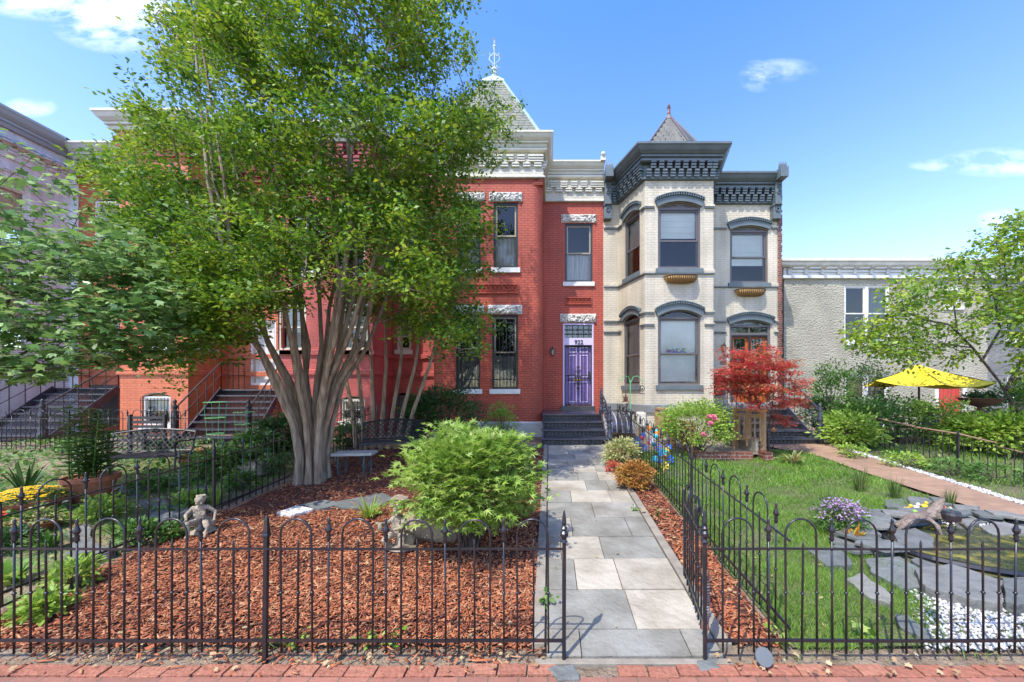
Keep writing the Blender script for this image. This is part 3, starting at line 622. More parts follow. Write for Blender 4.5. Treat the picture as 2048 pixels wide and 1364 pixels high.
for pl_ in (0,): sweep(m,cpts,[(0,8.33),(.09,8.33),(.09,8.37),(0,8.37)])
m.build('corbel_course',M_graytrim,CH)
m=MB(); sweep(m,cpts,crown(9.22,.42,.45)); sweep(m,cpts,[(-.05,8.84),(.24,8.84),(.24,8.79),(.2,8.77),(-.05,8.77)]); m.build('cornice',M_graytrim,CH)
for x in (1.98,rx-.13):     # cornice end brackets with bosses
    m=MB(); m.box(x-.13,x+.13,D0-.62,D0,8.95,9.28); m.box(x-.11,x+.11,D0-.3,D0,8.2,8.95); m.box(x-.13,x+.13,D0-.22,D0,7.75,8.2); m.box(x-.15,x+.15,D0-.25,D0,8.18,8.24)
    for z in (8.05,8.6,8.8): m.tube([(x+.06*math.cos(t),D0-(.24 if z<8.2 else .32),z+.06*math.sin(t)) for t in np.linspace(0,6.28,10,endpoint=False)],.018,5,closed=True)
    for sx in (-1,0,1): m.lathe((x+sx*.09,D0-.5,9.28),[(.05,0),(.05,.1),(.0,.24)],4)
    m.build('cornice_bracket',M_graytrim,CH,bevel=.01)
m=MB(); tc_=(4.07,12.9)
nS=6; rb_,rt_=1.36,.11; z0_,z1_=9.52,11.15
for i in range(16):
    t=i/16;t2=(i+1)/16; r1=rb_+(rt_-rb_)*t; r2=rb_+(rt_-rb_)*t2; za=z0_+(z1_-z0_)*t; zb_=z0_+(z1_-z0_)*t2
    for k in range(nS):
        a0=2*pi*(k+.5)/nS+.12; a1=2*pi*(k+1.5)/nS+.12; p0=(math.cos(a0),math.sin(a0)); p1=(math.cos(a1),math.sin(a1)); n=max(2,int(r1/.16))
        for j in range(n):
            f0=(j+(.5 if i%2 else 0))/n; f1=min(1,f0+1/n-.02); f0=min(f0,1)
            if f1<=f0: continue
            q=lambda f_,r_,z: (tc_[0]+r_*(p0[0]*(1-f_)+p1[0]*f_),tc_[1]+r_*(p0[1]*(1-f_)+p1[1]*f_),z)
            m.quad(q(f0,r1+.02,za),q(f1,r1+.02,za),q(f1,r2+.002,zb_+.02),q(f0,r2+.002,zb_+.02))
m.lathe((tc_[0],tc_[1],z0_),[(rb_-.04,0),(rt_,z1_-z0_)],6)
rf=m.build('roof',M_slate2,CH)
m=MB()
for k in range(nS):
    a0=2*pi*(k+.5)/nS+.12; m.bar((tc_[0]+rb_*1.02*math.cos(a0),tc_[1]+rb_*1.02*math.sin(a0),z0_),(tc_[0]+rt_*math.cos(a0),tc_[1]+rt_*math.sin(a0),z1_+.03),.05)
m.lathe((tc_[0],tc_[1],z1_),[(.18,-.04),(.16,0),(.05,.17),(.05,.2)],6); m.build('roof_flashing',mat('brown_ridge_metal',(.14,.11,.10),.5),rf)
m=MB(); m.lathe((tc_[0],tc_[1],z1_+.18),[(.055,0),(.05,.2),(.07,.22),(.03,.25),(.05,.3),(.02,.34),(.005,.42)],8); m.build('roof_finial',M_raw,rf)
for i,w_ in enumerate(cf): window(CH,pcf,*w_[:4],M_greyframe,M_greyframe,rise=w_[4],blind=M_blind,bl=(.52,1) if i==0 else (0,1),sill=M_graytrim,archglass=i==1,mid=.46)
for i,w_ in enumerate(cc): window(CH,pch,*w_[:4],M_greyframe,M_greyframe,rise=w_[4],blind=M_blind,bl=(.5,1) if i==0 else (0,1),sill=M_graytrim,archglass=i==1,mid=.46)
window(CH,PL(0,D0),*cr[0][:4],M_greyframe,M_greyframe,rise=.14,blind=M_blind,bl=(.35,1),sill=M_graytrim,mid=.5)
for pl_,w_ in ((pcf,cf[0]),(pcf,cf[1]),(pch,cc[0]),(pch,cc[1]),(PL(0,D0),cr[0]),(PL(0,D0),cdoor)): hood(pl_,w_[0],w_[1],w_[3]-w_[4],w_[4],.2,M_graytrim,CH)
# string courses broken at the openings
m=MB(); m2=MB()
def band(z,h,out,mm,segs):
    for pl_,a_,b_ in segs:
        q=MB(); q.pbox(pl_,a_,b_,z,z+h,-out,.01); q.build('string_course',M_cream if mm is m2 else M_graytrim,CH)
p0_=PL(0,D0)
def segs(zi):
    e=.12; c1=cc[zi]; f1=cf[zi]; r1=(cr[0] if zi==0 else cdoor)
    return [(p0_,1.87,lx0+.01),(pch,0.0,c1[0]-e),(pch,c1[1]+e*.6,Lc),(pcf,cx0-.02,f1[0]-e),(pcf,f1[1]+e,cx1+.02),(p0_,rb,r1[0]-e),(p0_,r1[1]+e,rx)]
for zi,zz_ in ((0,(ZP(414,D1),)),(1,(ZP(625,D1),ZP(649,D1)))):
    for z in zz_: band(z-.05,.05,.045,m,segs(zi)); band(z,.05,.06,m2,segs(zi))
zs_=ZP(546,D1); band(zs_-.04,.035,.05,m,[(p0_,1.87,lx0+.01),(pch,0,Lc),(pcf,cx0-.02,cx1+.02),(p0_,rb,rx)]); band(zs_-.005,.10,.055,m2,[(p0_,1.87,lx0+.01),(pch,0,cc[0][0]-.1),(pch,cc[0][1]+.1,Lc),(pcf,cx0-.02,cf[0][0]-.1),(pcf,cf[0][1]+.1,cx1+.02),(p0_,rb,cr[0][0]-.1),(p0_,cr[0][1]+.1,rx)])
m=MB(); sweep(m,cpts,[(-.1,1.3),(.05,1.3),(.05,1.52),(.02,1.55),(-.1,1.55)]); m.build('water_table',mat('grey_water_table',(.17,.18,.175),.8,(.22,.22,.21),4),CH)
# orange door with scroll grille
a,b,c_,d_,rs=cdoor; zt=d_-rs; m=MB(); frame(m,p0_,a,b,c_,zt,.08,.03,.16); m.pbox(p0_,a+.08,b-.08,ZP(668,D0)-.03,ZP(668,D0)+.05,.03,.16)
for p_,q_ in zip(arc(a,b,zt,rs)[:-1],arc(a,b,zt,rs)[1:]): m.prism([p_,q_,((q_[0]-(a+b)/2)*.92+(a+b)/2,zt+(q_[1]-zt)*.7),((p_[0]-(a+b)/2)*.92+(a+b)/2,zt+(p_[1]-zt)*.7)],.03,.16,plane=p0_)
m.pbox(p0_,(a+b)/2-.02,(a+b)/2+.02,ZP(668,D0),zt,.05,.14)
m.build('door_frame',M_greyframe,CH)
m=MB(); m.pbox(p0_,a+.08,b-.08,ZP(668,D0),zt,.09,.1); m.prism(arc(a+.05,b-.05,zt,rs-.03),.09,.1,plane=p0_); m.build('transom_window',M_glass,CH)
for s in (0,1):
    u0=a+.08+s*(b-a-.16)/2+.005; u1=u0+(b-a-.16)/2-.01; zt_=ZP(668,D0)-.04; m=MB(); frame(m,p0_,u0,u1,c_+.02,zt_,.11,.1,.15); m.pbox(p0_,u0+.11,u1-.11,c_+.02,c_+.6,.11,.14); dd_=m.build('door',M_orangewood,CH)
    g=MB(); g.pbox(p0_,u0+.1,u1-.1,c_+.6,zt_-.1,.12,.13); g.build('pane',M_glassdark,dd_)
    g=MB(); frame(g,p0_,u0,u1,c_+.02,zt_,.03,.02,.05); grille(g,p0_,u0+.03,u1-.03,c_+.04,zt_,4,w=.03,scroll=False,rails=(.02,.3,.98))
    for k in range(3): g.tube([p0_((u0+u1)/2+(.16-.04*k)*math.cos(t),c_+(zt_-c_)*.62+(.22-.05*k)*math.sin(t),.02) for t in np.linspace(0,6.28,14,endpoint=False)],.012,4,closed=True)
    g.build('security_door',M_black,CH)
lamp(CH,p0_,XP(1445,D0),ZP(698,D0))
m=MB(); m.pbox(p0_,XP(1440,D0),XP(1453,D0),ZP(729,D0),ZP(722,D0),-.02,0); m.build('address_plaque',mat('bronze_plaque',(.2,.16,.1),.5),CH)
m=MB(); xm=XP(1444,D0); zm=ZP(790,D0); m.pbox(p0_,xm-.28,xm+.02,zm,zm+.66,-.22,0); m.prism([(xm-.28,zm+.66),(xm+.02,zm+.66),(xm-.02,zm+.76),(xm-.13,zm+.8),(xm-.24,zm+.76)],D0-.22,D0); m.build('meter_box',M_black,CH,bevel=.01)
m=MB(); m.quad((1.9,13.9,.3),(rx-.05,13.9,.3),(rx-.05,13.9,9),(1.9,13.9,9)); m.build('room_shade_sheet',M_dark,CH)
# child's painted paper banner in the lower bay window
m=MB(); x0,x1=XP(1334,11.55),XP(1375,11.55); 
PB=mat('painted_paper',(1,1,1),.8,rndmix=[(.8,.1,.05),(.05,.2,.7),(.9,.7,.1),(.1,.5,.25),(.85,.85,.8),(.05,.35,.8),(.9,.4,.05)])
for i in range(14):
    for j in range(3):
        m.box(x0+(x1-x0)*i/14,x0+(x1-x0)*(i+1)/14,11.65,11.655,ZP(706,11.6)+.05*j+.0,ZP(706,11.6)+.05*j+.05+.01*(i%2),r=(.2 if j==0 else random.random()))
m.build('window_banner',PB,CH)
# ===== orange house, crimson house, pale house =====
def otherhouse(name,label,x0,x1,bay0,bay1,DBf,zt,mb_,wins,doors,trim,cm,zbands=(3.05,2.45),side_win=()):
    hh=thing(name,label,'house',((x0+x1)/2,12.5,.576)); pfb=PL(0,DBf); p0=PL(0,D0); zc_=zt-1.15
    fb=[w for w in wins if w[0]=='b']; fw_=[w for w in wins if w[0]=='w']
    def rect(w,D): return (XP(w[1],D),XP(w[2],D),ZP(w[4],D),ZP(w[3],D),w[5])
    m=MB(); hb=[rect(w,DBf) for w in fb]; wall(m,pfb,bay0,bay1,.2,zc_,hb); m.quad((bay0,D0,.2),(bay0,DBf,.2),(bay0,DBf,zc_),(bay0,D0,zc_))
    ps=PL(bay1,DBf,0,1); sw=[(a,b,c,d,r) for a,b,c,d,r in side_win]; wall(m,ps,0,D0-DBf,.2,zc_,sw); m.build('bay_wall',mb_,hh)
    m=MB(); hw=[rect(w,D0) for w in fw_]; hd=[rect(w,D0) for w in doors]
    for a,b in ((x0,bay0),(bay1,x1)):
        if b-a<.05: continue
        wall(m,p0,a,b,.2,zc_,[h for h in hw+hd if h[0]>=a-.01 and h[1]<=b+.01])
    shell(m,x0,x1,21,.2,zt-.3,D0,D0); m.quad((bay0,DBf,zt-.3),(bay1,DBf,zt-.3),(bay1,D0,zt-.3),(bay0,D0,zt-.3)); m.quad((x0,D0,zt-.3),(x1,D0,zt-.3),(x1,21,zt-.3),(x0,21,zt-.3)); m.build('wall',mb_,hh)
    for h in hb: window(hh,pfb,*h[:4],trim,trim,rise=h[4],blind=M_curtain if random.random()<.5 else M_blind,bl=(.4,1),sill=trim,archglass=True,grn=8 if h[2]<1.3 else 0)
    for h in hw: window(hh,p0,*h[:4],trim,trim,rise=h[4],blind=M_curtain,bl=(.5,1),sill=trim,archglass=True,grn=0)
    for h in sw: window(hh,ps,*h[:4],trim,trim,rise=h[4],blind=M_blind,bl=(.3,1),sill=trim,archglass=True)
    for h in hd:
        a,b,c,d,r=h; m=MB(); frame(m,p0,a,b,c,d-r,.07,.03,.15); m.pbox(p0,a+.07,b-.07,c,d-r,.14,.15); frame(m,p0,a+.15,b-.15,c+.2,c+.8,.03,.12,.14); frame(m,p0,a+.15,b-.15,c+1.0,d-r-.2,.03,.12,.14); m.build('door',trim if h[2]>1.5 else M_greyframe,hh)
    pts=[(x0,D0),(bay0,D0),(bay0,DBf),(bay1,DBf),(bay1,D0),(x1,D0)] if bay0-x0>.05 else [(bay0,D0),(bay0,DBf),(bay1,DBf),(bay1,D0),(x1,D0)]
    if x1-bay1<.05: pts=pts[:-1]
    m=MB(); sweep(m,pts,[(-.1,zc_),(.04,zc_),(.04,zt-.3),(-.1,zt-.3)]); corbel(m,miter(pts,.04),zc_+.1,zc_+.6,.3,.6,5,.15); sweep(m,pts,[(0,zc_-.05),(.08,zc_-.05),(.08,zc_+.03),(0,zc_+.03)]); m.build('corbel_course',cm,hh)
    m=MB(); sweep(m,pts,crown(zt,.45,.42)); m.build('cornice',M_palegrey,hh)
    m=MB()
    for z in zbands: sweep(m,pts,[(0,z),(.06,z),(.06,z+.14),(0,z+.16)])
    m.build('belt_course',mb_,hh)
    m=MB(); m.quad((x0+.02,14.6,.3),(x1-.02,14.6,.3),(x1-.02,14.6,9),(x0+.02,14.6,9)); m.build('room_shade_sheet',M_dark,hh); return hh
M_crimcor=mat('crimson_corbel_paint',(.30,.035,.045),.6,(.24,.03,.04),5)
OH=otherhouse('terrace_house','orange painted brick rowhouse with crimson corbelled frieze, behind two black iron stairs',-16.1,-9.15,-13.04,-10.97,11.55,10.25,M_orange,
   [('b',283,345,395,540,.15),('b',290,344,600,700,.15),('b',284,341,785,850,.12),('w',188,240,393,540,.15),('w',190,238,600,702,.15)],[('w',180,236,770,850,0),('w',500,552,640,770,0)],M_white,M_crimcor,side_win=[(.35,.95,3.3,5.2,.1),(.35,.95,6.3,8.2,.1)])
PH=otherhouse('terrace_house','crimson painted brick rowhouse directly left of the red house, white framed windows',-9.15,-3.5,-8.1,-5.36,11.55,9.9,M_pink,
   [('b',585,640,400,545,.15),('b',675,730,400,545,.15),('b',556,612,598,700,.15),('b',682,736,598,700,.15),('b',682,730,792,842,.1),('b',590,630,792,842,.1),('w',800,838,430,560,.1),('w',794,822,640,700,.1)],[('w',792,822,786,858,.08)],M_creamtrim,M_crimcor,side_win=[])
# pale grey house at far left
GH=thing('terrace_house','pale grey painted brick rowhouse with long moulded cornice at the left edge','house',(-19,12,.576))
ps=PL(-16.4,10.2,0,1); m=MB(); gw=[(.9,1.8,3.2,5.4,.2),(.9,1.8,6.4,8.4,.2)]; wall(m,ps,0,2.8,.2,9.4,gw); wall(m,PL(0,D0),-16.4,-16.1,.2,9.4); m.quad((-24,10.2,.2),(-16.4,10.2,.2),(-16.4,10.2,9.4),(-24,10.2,9.4)); m.quad((-24,10.2,9.4),(-16.1,10.2,9.4),(-16.1,21,9.4),(-24,21,9.4)); m.quad((-16.11,21,.2),(-16.11,13,.2),(-16.11,13,10),(-16.11,21,10)); m.build('wall',M_pale,GH)
pts=[(-24,10.2),(-16.4,10.2),(-16.4,D0),(-16.1,D0)]
m=MB(); sweep(m,pts,[(-.1,9.0),(.05,9.0),(.05,10),(-.1,10)]); corbel(m,miter(pts,.05),9.15,9.6,.3,.6,5,.14); sweep(m,pts,[(0,8.6),(.05,8.6),(.06,8.66),(0,8.7)]); m.build('corbel_course',M_pale,GH)
m=MB(); sweep(m,pts,crown(10.35,.5,.42)); m.build('cornice',mat('grey_cornice_metal',(.30,.33,.34),.5),GH)
for w_ in gw: window(GH,ps,*w_[:4],M_white,M_white,rise=.2,blind=M_blind,bl=(.3,1),sill=M_white,archglass=True); hood(ps,w_[0],w_[1],w_[3]-.2,.2,.2,M_pale,GH)
# ===== stucco house =====
D2=14.5; SH=thing('stucco_house','low rough grey stucco house with white windows and red door, right of cream house','house',(13,14,.576)); p2=PL(0,D2)
sx0=XP(1568,D2); zt=ZP(516,D2-.3); sc_=ZP(556,D2)
sw=[(*WX(D2,1689,1780),ZP(683,D2),ZP(570,D2),0),(*WX(D2,1690,1778),ZP(845,D2),ZP(748,D2),0),(*WX(D2,1890,1922),ZP(612,D2),ZP(580,D2),.28),(*WX(D2,2012,2075),ZP(680,D2),ZP(610,D2),0),(*WX(D2,2015,2075),ZP(840,D2),ZP(750,D2),0)]
sdoor=(*WX(D2,1876,1924),.62,ZP(758,D2),0)
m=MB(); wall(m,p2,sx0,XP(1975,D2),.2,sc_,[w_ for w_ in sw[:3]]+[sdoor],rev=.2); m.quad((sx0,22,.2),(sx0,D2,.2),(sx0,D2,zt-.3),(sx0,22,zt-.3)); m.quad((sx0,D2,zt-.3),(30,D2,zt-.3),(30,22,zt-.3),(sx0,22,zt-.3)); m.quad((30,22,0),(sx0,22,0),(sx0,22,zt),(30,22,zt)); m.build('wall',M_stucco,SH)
m=MB(); wall(m,p2,XP(1975,D2),30,.2,sc_,sw[3:],rev=.2); m.build('shaded_wall',M_stuccodark,SH)  # right end of the front, its shade carried by the darker colour
pts=[(sx0,20),(sx0,D2),(30,D2)]
m=MB(); sweep(m,pts,[(-.1,sc_),(.04,sc_),(.04,zt-.2),(-.1,zt-.2)]); sweep(m,pts,[(0,sc_-.03),(.1,sc_-.03),(.1,sc_+.08),(0,sc_+.08)])
for i in range(28):
    x=sx0+.1+i*.62; m.prism([(D2-.3,zt-.3),(D2,zt-.3),(D2,sc_+.1),(D2-.1,sc_+.12),(D2-.12,sc_+.3)],x,x+.12,plane=lambda a,z,w:(w,a,z))
    for k in range(3): m.box(x+.12,x+.62,D2-.08-.05*k,D2,sc_+.2+.12*k,sc_+.28+.12*k)
m.build('corbel_course',M_palegrey,SH)
m=MB(); sweep(m,pts,[(-.1,zt),(.32,zt),(.32,zt-.1),(.25,zt-.13),(.22,zt-.22),(.12,zt-.28),(-.1,zt-.28)]); m.build('cornice',M_palegrey,SH)
for i,w_ in enumerate(sw):
    a,b,c_,d_,r=w_
    if i<2:
        window(SH,p2,a,(a+b)/2,c_,d_,M_white,M_white,sill=M_white,gm=M_glassdark,sillw=.0); window(SH,p2,(a+b)/2,b,c_,d_,M_white,M_white,sill=M_white,gm=M_glassdark,sillw=0,blind=M_curtain,bl=(.3,1))
    else: window(SH,p2,a,b,c_,d_,M_white,M_white,rise=r,sill=M_white,gm=M_glassdark,archglass=True,single=i==2)
A=arc(sw[2][0],sw[2][1],sw[2][3]-.28,.28); m=MB(); c=(sw[2][0]+sw[2][1])/2
B=[(c+(x-c)*1.35,sw[2][3]-.28+(z-sw[2][3]+.28)*1.4) for x,z in A]
for i in range(12): m.prism([A[i],A[i+1],B[i+1],B[i]],-.04,.02,plane=p2)
m.build('window_surround',M_white,SH)
a,b,c_,d_,_=sdoor; m=MB(); frame(m,p2,a-.12,b+.14,c_-.1,d_+.12,.12,-.03,.14); m.build('door_frame',M_white,SH); m=MB(); m.pbox(p2,a,b,c_,d_,.1,.15)
for k in range(6): m.pbox(p2,a+(b-a)*(k+.05)/6,a+(b-a)*(k+.95)/6,c_+.05,d_-.05,.09,.1)
m.build('door',M_redpaint,SH)
m=MB(); m.quad((sx0+.1,15.6,.3),(29,15.6,.3),(29,15.6,6),(sx0+.1,15.6,6)); m.build('room_shade_sheet',M_dark,SH)
# ---------------- stairs ----------------
def iron_stairs(label,x0,x1,y0,y1,z0,z1,n,landing,mt,lattice=True,group=None,group_=None,rail=False,skew=0,open_=False):
    t=thing('iron_stairs',label,'stairs',((x0+x1)/2,y0,z0),group); rz=(z1-z0)/n; ty=(y1-y0)/(n-1) if n>1 else 0
    for i in range(n):
        y=y0+i*ty; z=z0+rz*(i+1); dx=skew*i; yb=y+ty if i<n-1 else landing
        m=MB(); m.box(x0-.04+dx,x1+.04+dx,y-.04,yb,z-.045,z); m.build('tread' if i<n-1 else 'landing',mt,t,bevel=.006)
        m=MB()
        if not open_: m.box(x0+dx,x1+dx,y+.03,y+.04,z-rz,z-.045)
        k=int((x1-x0)/.1)
        for j in range(k):
            cx=x0+dx+(x1-x0)*(j+.5)/k
            m.tube([(cx+.05*math.cos(q),y+.02,z-rz*.55+rz*.28*math.sin(q)) for q in np.linspace(0,6.28,8,endpoint=False)],.008,4,closed=True)
            if open_: m.tube([(cx-.05,y+.02,z-rz),(cx+.05,y+.02,z-.04)],.007,4); m.tube([(cx+.05,y+.02,z-rz),(cx-.05,y+.02,z-.04)],.007,4)
        m.build('riser',M_risergrey,t)
    for xx,s in ((x0,0),(x1,1)):
        m=MB(); a=(xx,y0,z0+.02); b=(xx+skew*(n-1),y1,z1-.02); m.bar(a,b,.03,.2); m.bar((b[0],b[1],z1-.1),(b[0],landing,z1-.1),.03,.16); m.build('stringer',mt,t)
    return t
def railing(par,a,b,h,mt,n=6,newel=None,post0=True):
    m=MB(); a=Vector(a); b=Vector(b); hz=Vector((0,0,h)); m.tube([a+hz,b+hz],.022,6); m.tube([a+hz*.55,b+hz*.55],.012,5)
    for i in range(n+1): p=a.lerp(b,i/n); m.tube([p,p+hz],.012,5)
    return m.build('handrail',mt,par)
NEW=[(.085,0),(.085,.22),(.06,.24),(.075,.3),(.045,.34),(.06,.42),(.065,.5),(.045,.55),(.07,.6),(.07,.64),(.045,.68),(.06,.74),(.035,.78),(.05,.82),(.055,.86),(.02,.91),(.04,.95),(.03,.99),(.005,1.02)]
def newel(par,x,y,z,mt,s=1.0):
    m=MB(); m.lathe((x,y,z),[(r_*s,q*s) for r_,q in NEW],10); return m.build('newel_post',mt,par,smooth=True)
M_risergrey=mat('dark_scrolled_iron',(.05,.05,.055),.5,(.09,.085,.08),25)
M_iron2=mat('blue_black_iron',(.03,.035,.05),.3,(.05,.05,.065),8,spec=.7)
s1=iron_stairs('short black iron steps leading to the purple door of the red house',-.16,1.47,9.6,10.8,.576,1.30,4,D0-.02,M_iron2)
newel(s1,1.58,9.9,.576,M_iron2,1.0); newel(s1,1.50,10.9,1.3,M_iron2,.75)
m=MB(); m.tube([(1.58,9.9,1.35),(1.55,10.4,1.65),(1.50,10.9,1.92)],.025,6); m.tube([(1.58,9.9,1.0),(1.5,10.9,1.5)],.018,6)
for i in range(7): t=(i+.5)/7; y=9.9+t; m.tube([(1.57+.05*math.sin(q*2),y+.06*math.cos(q),.8+t*.65+.25*math.sin(q)*.5+.2) for q in np.linspace(0,6.28,9,endpoint=False)],.014,4,closed=True)
m.build('handrail',M_iron2,s1)
s2=iron_stairs('black iron steps behind the red maple leading up to the orange doors of cream house',5.05,6.85,9.7,10.95,.576,1.44,5,D0-.02,M_iron2)
newel(s2,6.95,9.75,.576,M_iron2,1.05); newel(s2,4.95,9.75,.576,M_iron2,1.05); railing(s2,(6.95,9.8,.7),(6.95,11,1.5),.8,M_iron2,5); railing(s2,(4.95,9.8,.7),(4.95,11,1.5),.8,M_iron2,5)
s3=iron_stairs('tall open black iron stairs just left of the grey tree trunks, tomato cage before it',-9.65,-7.75,9.9,12.0,.576,2.0,8,D0-.02,M_iron2,open_=True,skew=-.1,group='tall iron stairs at the left houses')
s4=iron_stairs('tall black iron stairs with patterned risers rising from the left edge to the orange house',-15.6,-13.6,10.3,12.0,.576,2.05,8,D0-.02,M_iron2,open_=True,group='tall iron stairs at the left houses')
for s_,x0,x1,ya,sk in ((s3,-9.65,-7.75,9.9,-.7),(s4,-15.6,-13.6,10.3,0)):
    for x in (x0,x1): railing(s_,(x,ya,.75),(x+sk,12.0,2.0),.85,M_black,5); railing(s_,(x+sk,12.0,2.0),(x+sk,12.9,2.0),.85,M_black,4)
    newel(s_,x0,ya-.1,.576,M_black,1.15); newel(s_,x1,ya-.1,.576,M_black,1.15)
# ---------------- vegetation ----------------
def unit(a): return a/np.maximum(1e-9,np.linalg.norm(a,axis=-1,keepdims=True))
T_DIA=(np.array([(0,0,0),(.26,.45,.06),(0,1,-.05),(-.26,.45,.06)]),np.array([(0,1,2,3)]))
T_OVAL=(np.array([(0,0,0),(.20,.22,.05),(.26,.5,.06),(.15,.8,.02),(0,1,-.06),(-.15,.8,.02),(-.26,.5,.06),(-.20,.22,.05),(0,.5,0)]),np.array([(8,i,(i+1)%8) for i in range(8)]))
def palm(n=5,deep=.45):
    v=[(0,0,0)]; 
    for i in range(n):
        a=math.radians(-105+210*i/(n-1)); L=1-.33*abs(i-(n-1)/2)/((n-1)/2)
        v.append((math.sin(a)*L,math.cos(a)*L+.25,-.08))
        if i<n-1:
            b=math.radians(-105+210*(i+.5)/(n-1)); v.append((math.sin(b)*deep,math.cos(b)*deep+.25,.03))
    m=len(v); return (np.array(v)*.8,np.array([(0,i+1,i) for i in range(1,m-1)]))
T_PALM=palm(5,.5); T_JM=palm(5,.22); 
T_BLADE=(np.array([(-.5,0,0),(.5,0,0),(.35,.55,.10),(-.35,.55,.10),(0,1,.32)]),np.array([(0,1,2),(0,2,3),(3,2,4)]))
def scatter(T,pos,yd,zd,size,wid=None):
    tv,tf=T; yd=unit(yd); xd=unit(np.cross(yd,zd)); zd=np.cross(xd,yd); n=len(pos); s=np.broadcast_to(size,(n,)); w=s if wid is None else np.broadcast_to(wid,(n,))
    v=pos[:,None,:]+xd[:,None,:]*(tv[None,:,0:1]*w[:,None,None])+yd[:,None,:]*(tv[None,:,1:2]*s[:,None,None])+zd[:,None,:]*(tv[None,:,2:3]*s[:,None,None])
    f=(tf[None]+(np.arange(n)*len(tv))[:,None,None]).reshape(-1,tf.shape[1]); return v.reshape(-1,3),f
def leaves(name,T,pos,size,m,parent,up=.9,out=None,rnd=None,droop=0,jit=.35,wid=None):
    n=len(pos); yd=R.normal(size=(n,3)); yd[:,2]*=.5; yd[:,2]-=droop
    if out is not None: yd=yd*.7+out
    zd=R.normal(size=(n,3))*.6+np.array([0,-.25,up]); sz=size*(1+jit*R.uniform(-1,1,n))
    v,f=scatter(T,pos,yd,zd,sz,None if wid is None else sz*wid); k=len(T[1]); r=rnd if rnd is not None else R.uniform(0,1,n)
    return npmesh(name,v,f,np.repeat(np.clip(r,0,1),k),m,parent)
NT=[0]
def skeleton(trunks,tips,bend=.12,maxr=9,down=.6):
    pos=[];par=[]
    for t in trunks:
        last=-1
        for i in range(len(t)-1):
            a=np.array(t[i],float); b=np.array(t[i+1],float); n=max(1,int(np.linalg.norm(b-a)/.18))
            for k in range(n+(i==len(t)-2)):
                pos.append(a+(b-a)*k/n); par.append(last); last=len(pos)-1
    NT[0]=len(pos)
    P_=np.zeros((len(pos)+len(tips)*12+10,3)); P_[:len(pos)]=pos; N=len(pos)
    d0=np.array([np.min(np.linalg.norm(P_[:N]-t,axis=1)) for t in tips]); order=np.argsort(d0); tipn=[]
    for ti in order:
        t=tips[ti]; dv=P_[:N]-t; dist=np.linalg.norm(dv,axis=1)+down*np.maximum(0,dv[:,2]+.1); j=int(np.argmin(dist)); a=P_[j].copy(); L=np.linalg.norm(t-a); n=max(1,min(10,int(L/.22)))
        off=R.normal(size=3)*bend*L; off[2]=abs(off[2])*.3-.1*L*bend
        last=j
        for k in range(1,n+1):
            s=k/n; P_[N]=a+(t-a)*s+off*math.sin(pi*s)*.8+np.array([0,0,-.10*L*math.sin(pi*s)]); par.append(last); last=N; N+=1
        tipn.append(last)
    return P_[:N],par,tipn
def woody(name,Pn,par,tipr,expo,m,parent,rmax=None,n=5,flare=None,tr=None):
    N=len(Pn); ch=[[] for _ in range(N)]
    for i,p in enumerate(par):
        if p>=0: ch[p].append(i)
    acc=np.zeros(N)
    for i in range(N-1,-1,-1):
        if not ch[i]: acc[i]=tipr**expo
        if par[i]>=0: acc[par[i]]+=acc[i]
    r=acc**(1/expo)
    if rmax: r=np.minimum(r,rmax)
    if tr is not None: k_,fn=tr; r[:k_]=[fn(Pn[i]) for i in range(k_)]
    mb=MB(); starts=[i for i in range(N) if par[i]<0]
    stack=[(None,i) for i in starts]
    while stack:
        p,i=stack.pop(); pts=[];rs=[]
        if p is not None: pts.append(Pn[p]); rs.append(min(r[p],r[i]*1.15))
        while True:
            pts.append(Pn[i]); rs.append(r[i]*(flare(Pn[i]) if flare else 1))
            if not ch[i]: break
            c=sorted(ch[i],key=lambda q:-r[q]); 
            for q in c[1:]: stack.append((i,q))
            i=c[0]
        if len(pts)>1: mb.tube(pts,rs,n if rs[0]>.02 else 4 if rs[0]>.01 else 3,caps=False)
    return mb.build(name,m,parent,smooth=True)
def inpoly(x,z,poly):
    c=False; j=len(poly)-1
    for i in range(len(poly)):
        if (poly[i][1]>z)!=(poly[j][1]>z) and x<(poly[j][0]-poly[i][0])*(z-poly[i][1])/(poly[j][1]-poly[i][1])+poly[i][0]: c=not c
        j=i
    return c
def polytips(n,poly,d,dep,cx=None,keep=None,hollow=.25):
    xs=[p[0] for p in poly]; ys=[p[1] for p in poly]; out=[]; c=cx if cx is not None else (min(xs)+max(xs))/2; hw=max(max(xs)-c,c-min(xs))
    while len(out)<n:
        x=random.uniform(min(xs),max(xs)); y=random.uniform(min(ys),max(ys))
        if not inpoly(x,y,poly): continue
        u_=min(1,abs(x-c)/hw); dd=d+dep*math.sqrt(max(.06,1-u_*u_))*random.uniform(-1,1)
        if keep and random.random()>keep(x,y,(dd-d)/dep): continue
        q=P(x,y,dd); out.append((q[0],dd,q[2]))
    return np.array(out)
def around(tips,k,spread,flat=.6):
    o=R.normal(size=(len(tips),k,3))*spread; o[:,:,2]*=flat; return (tips[:,None,:]+o).reshape(-1,3),o.reshape(-1,3)
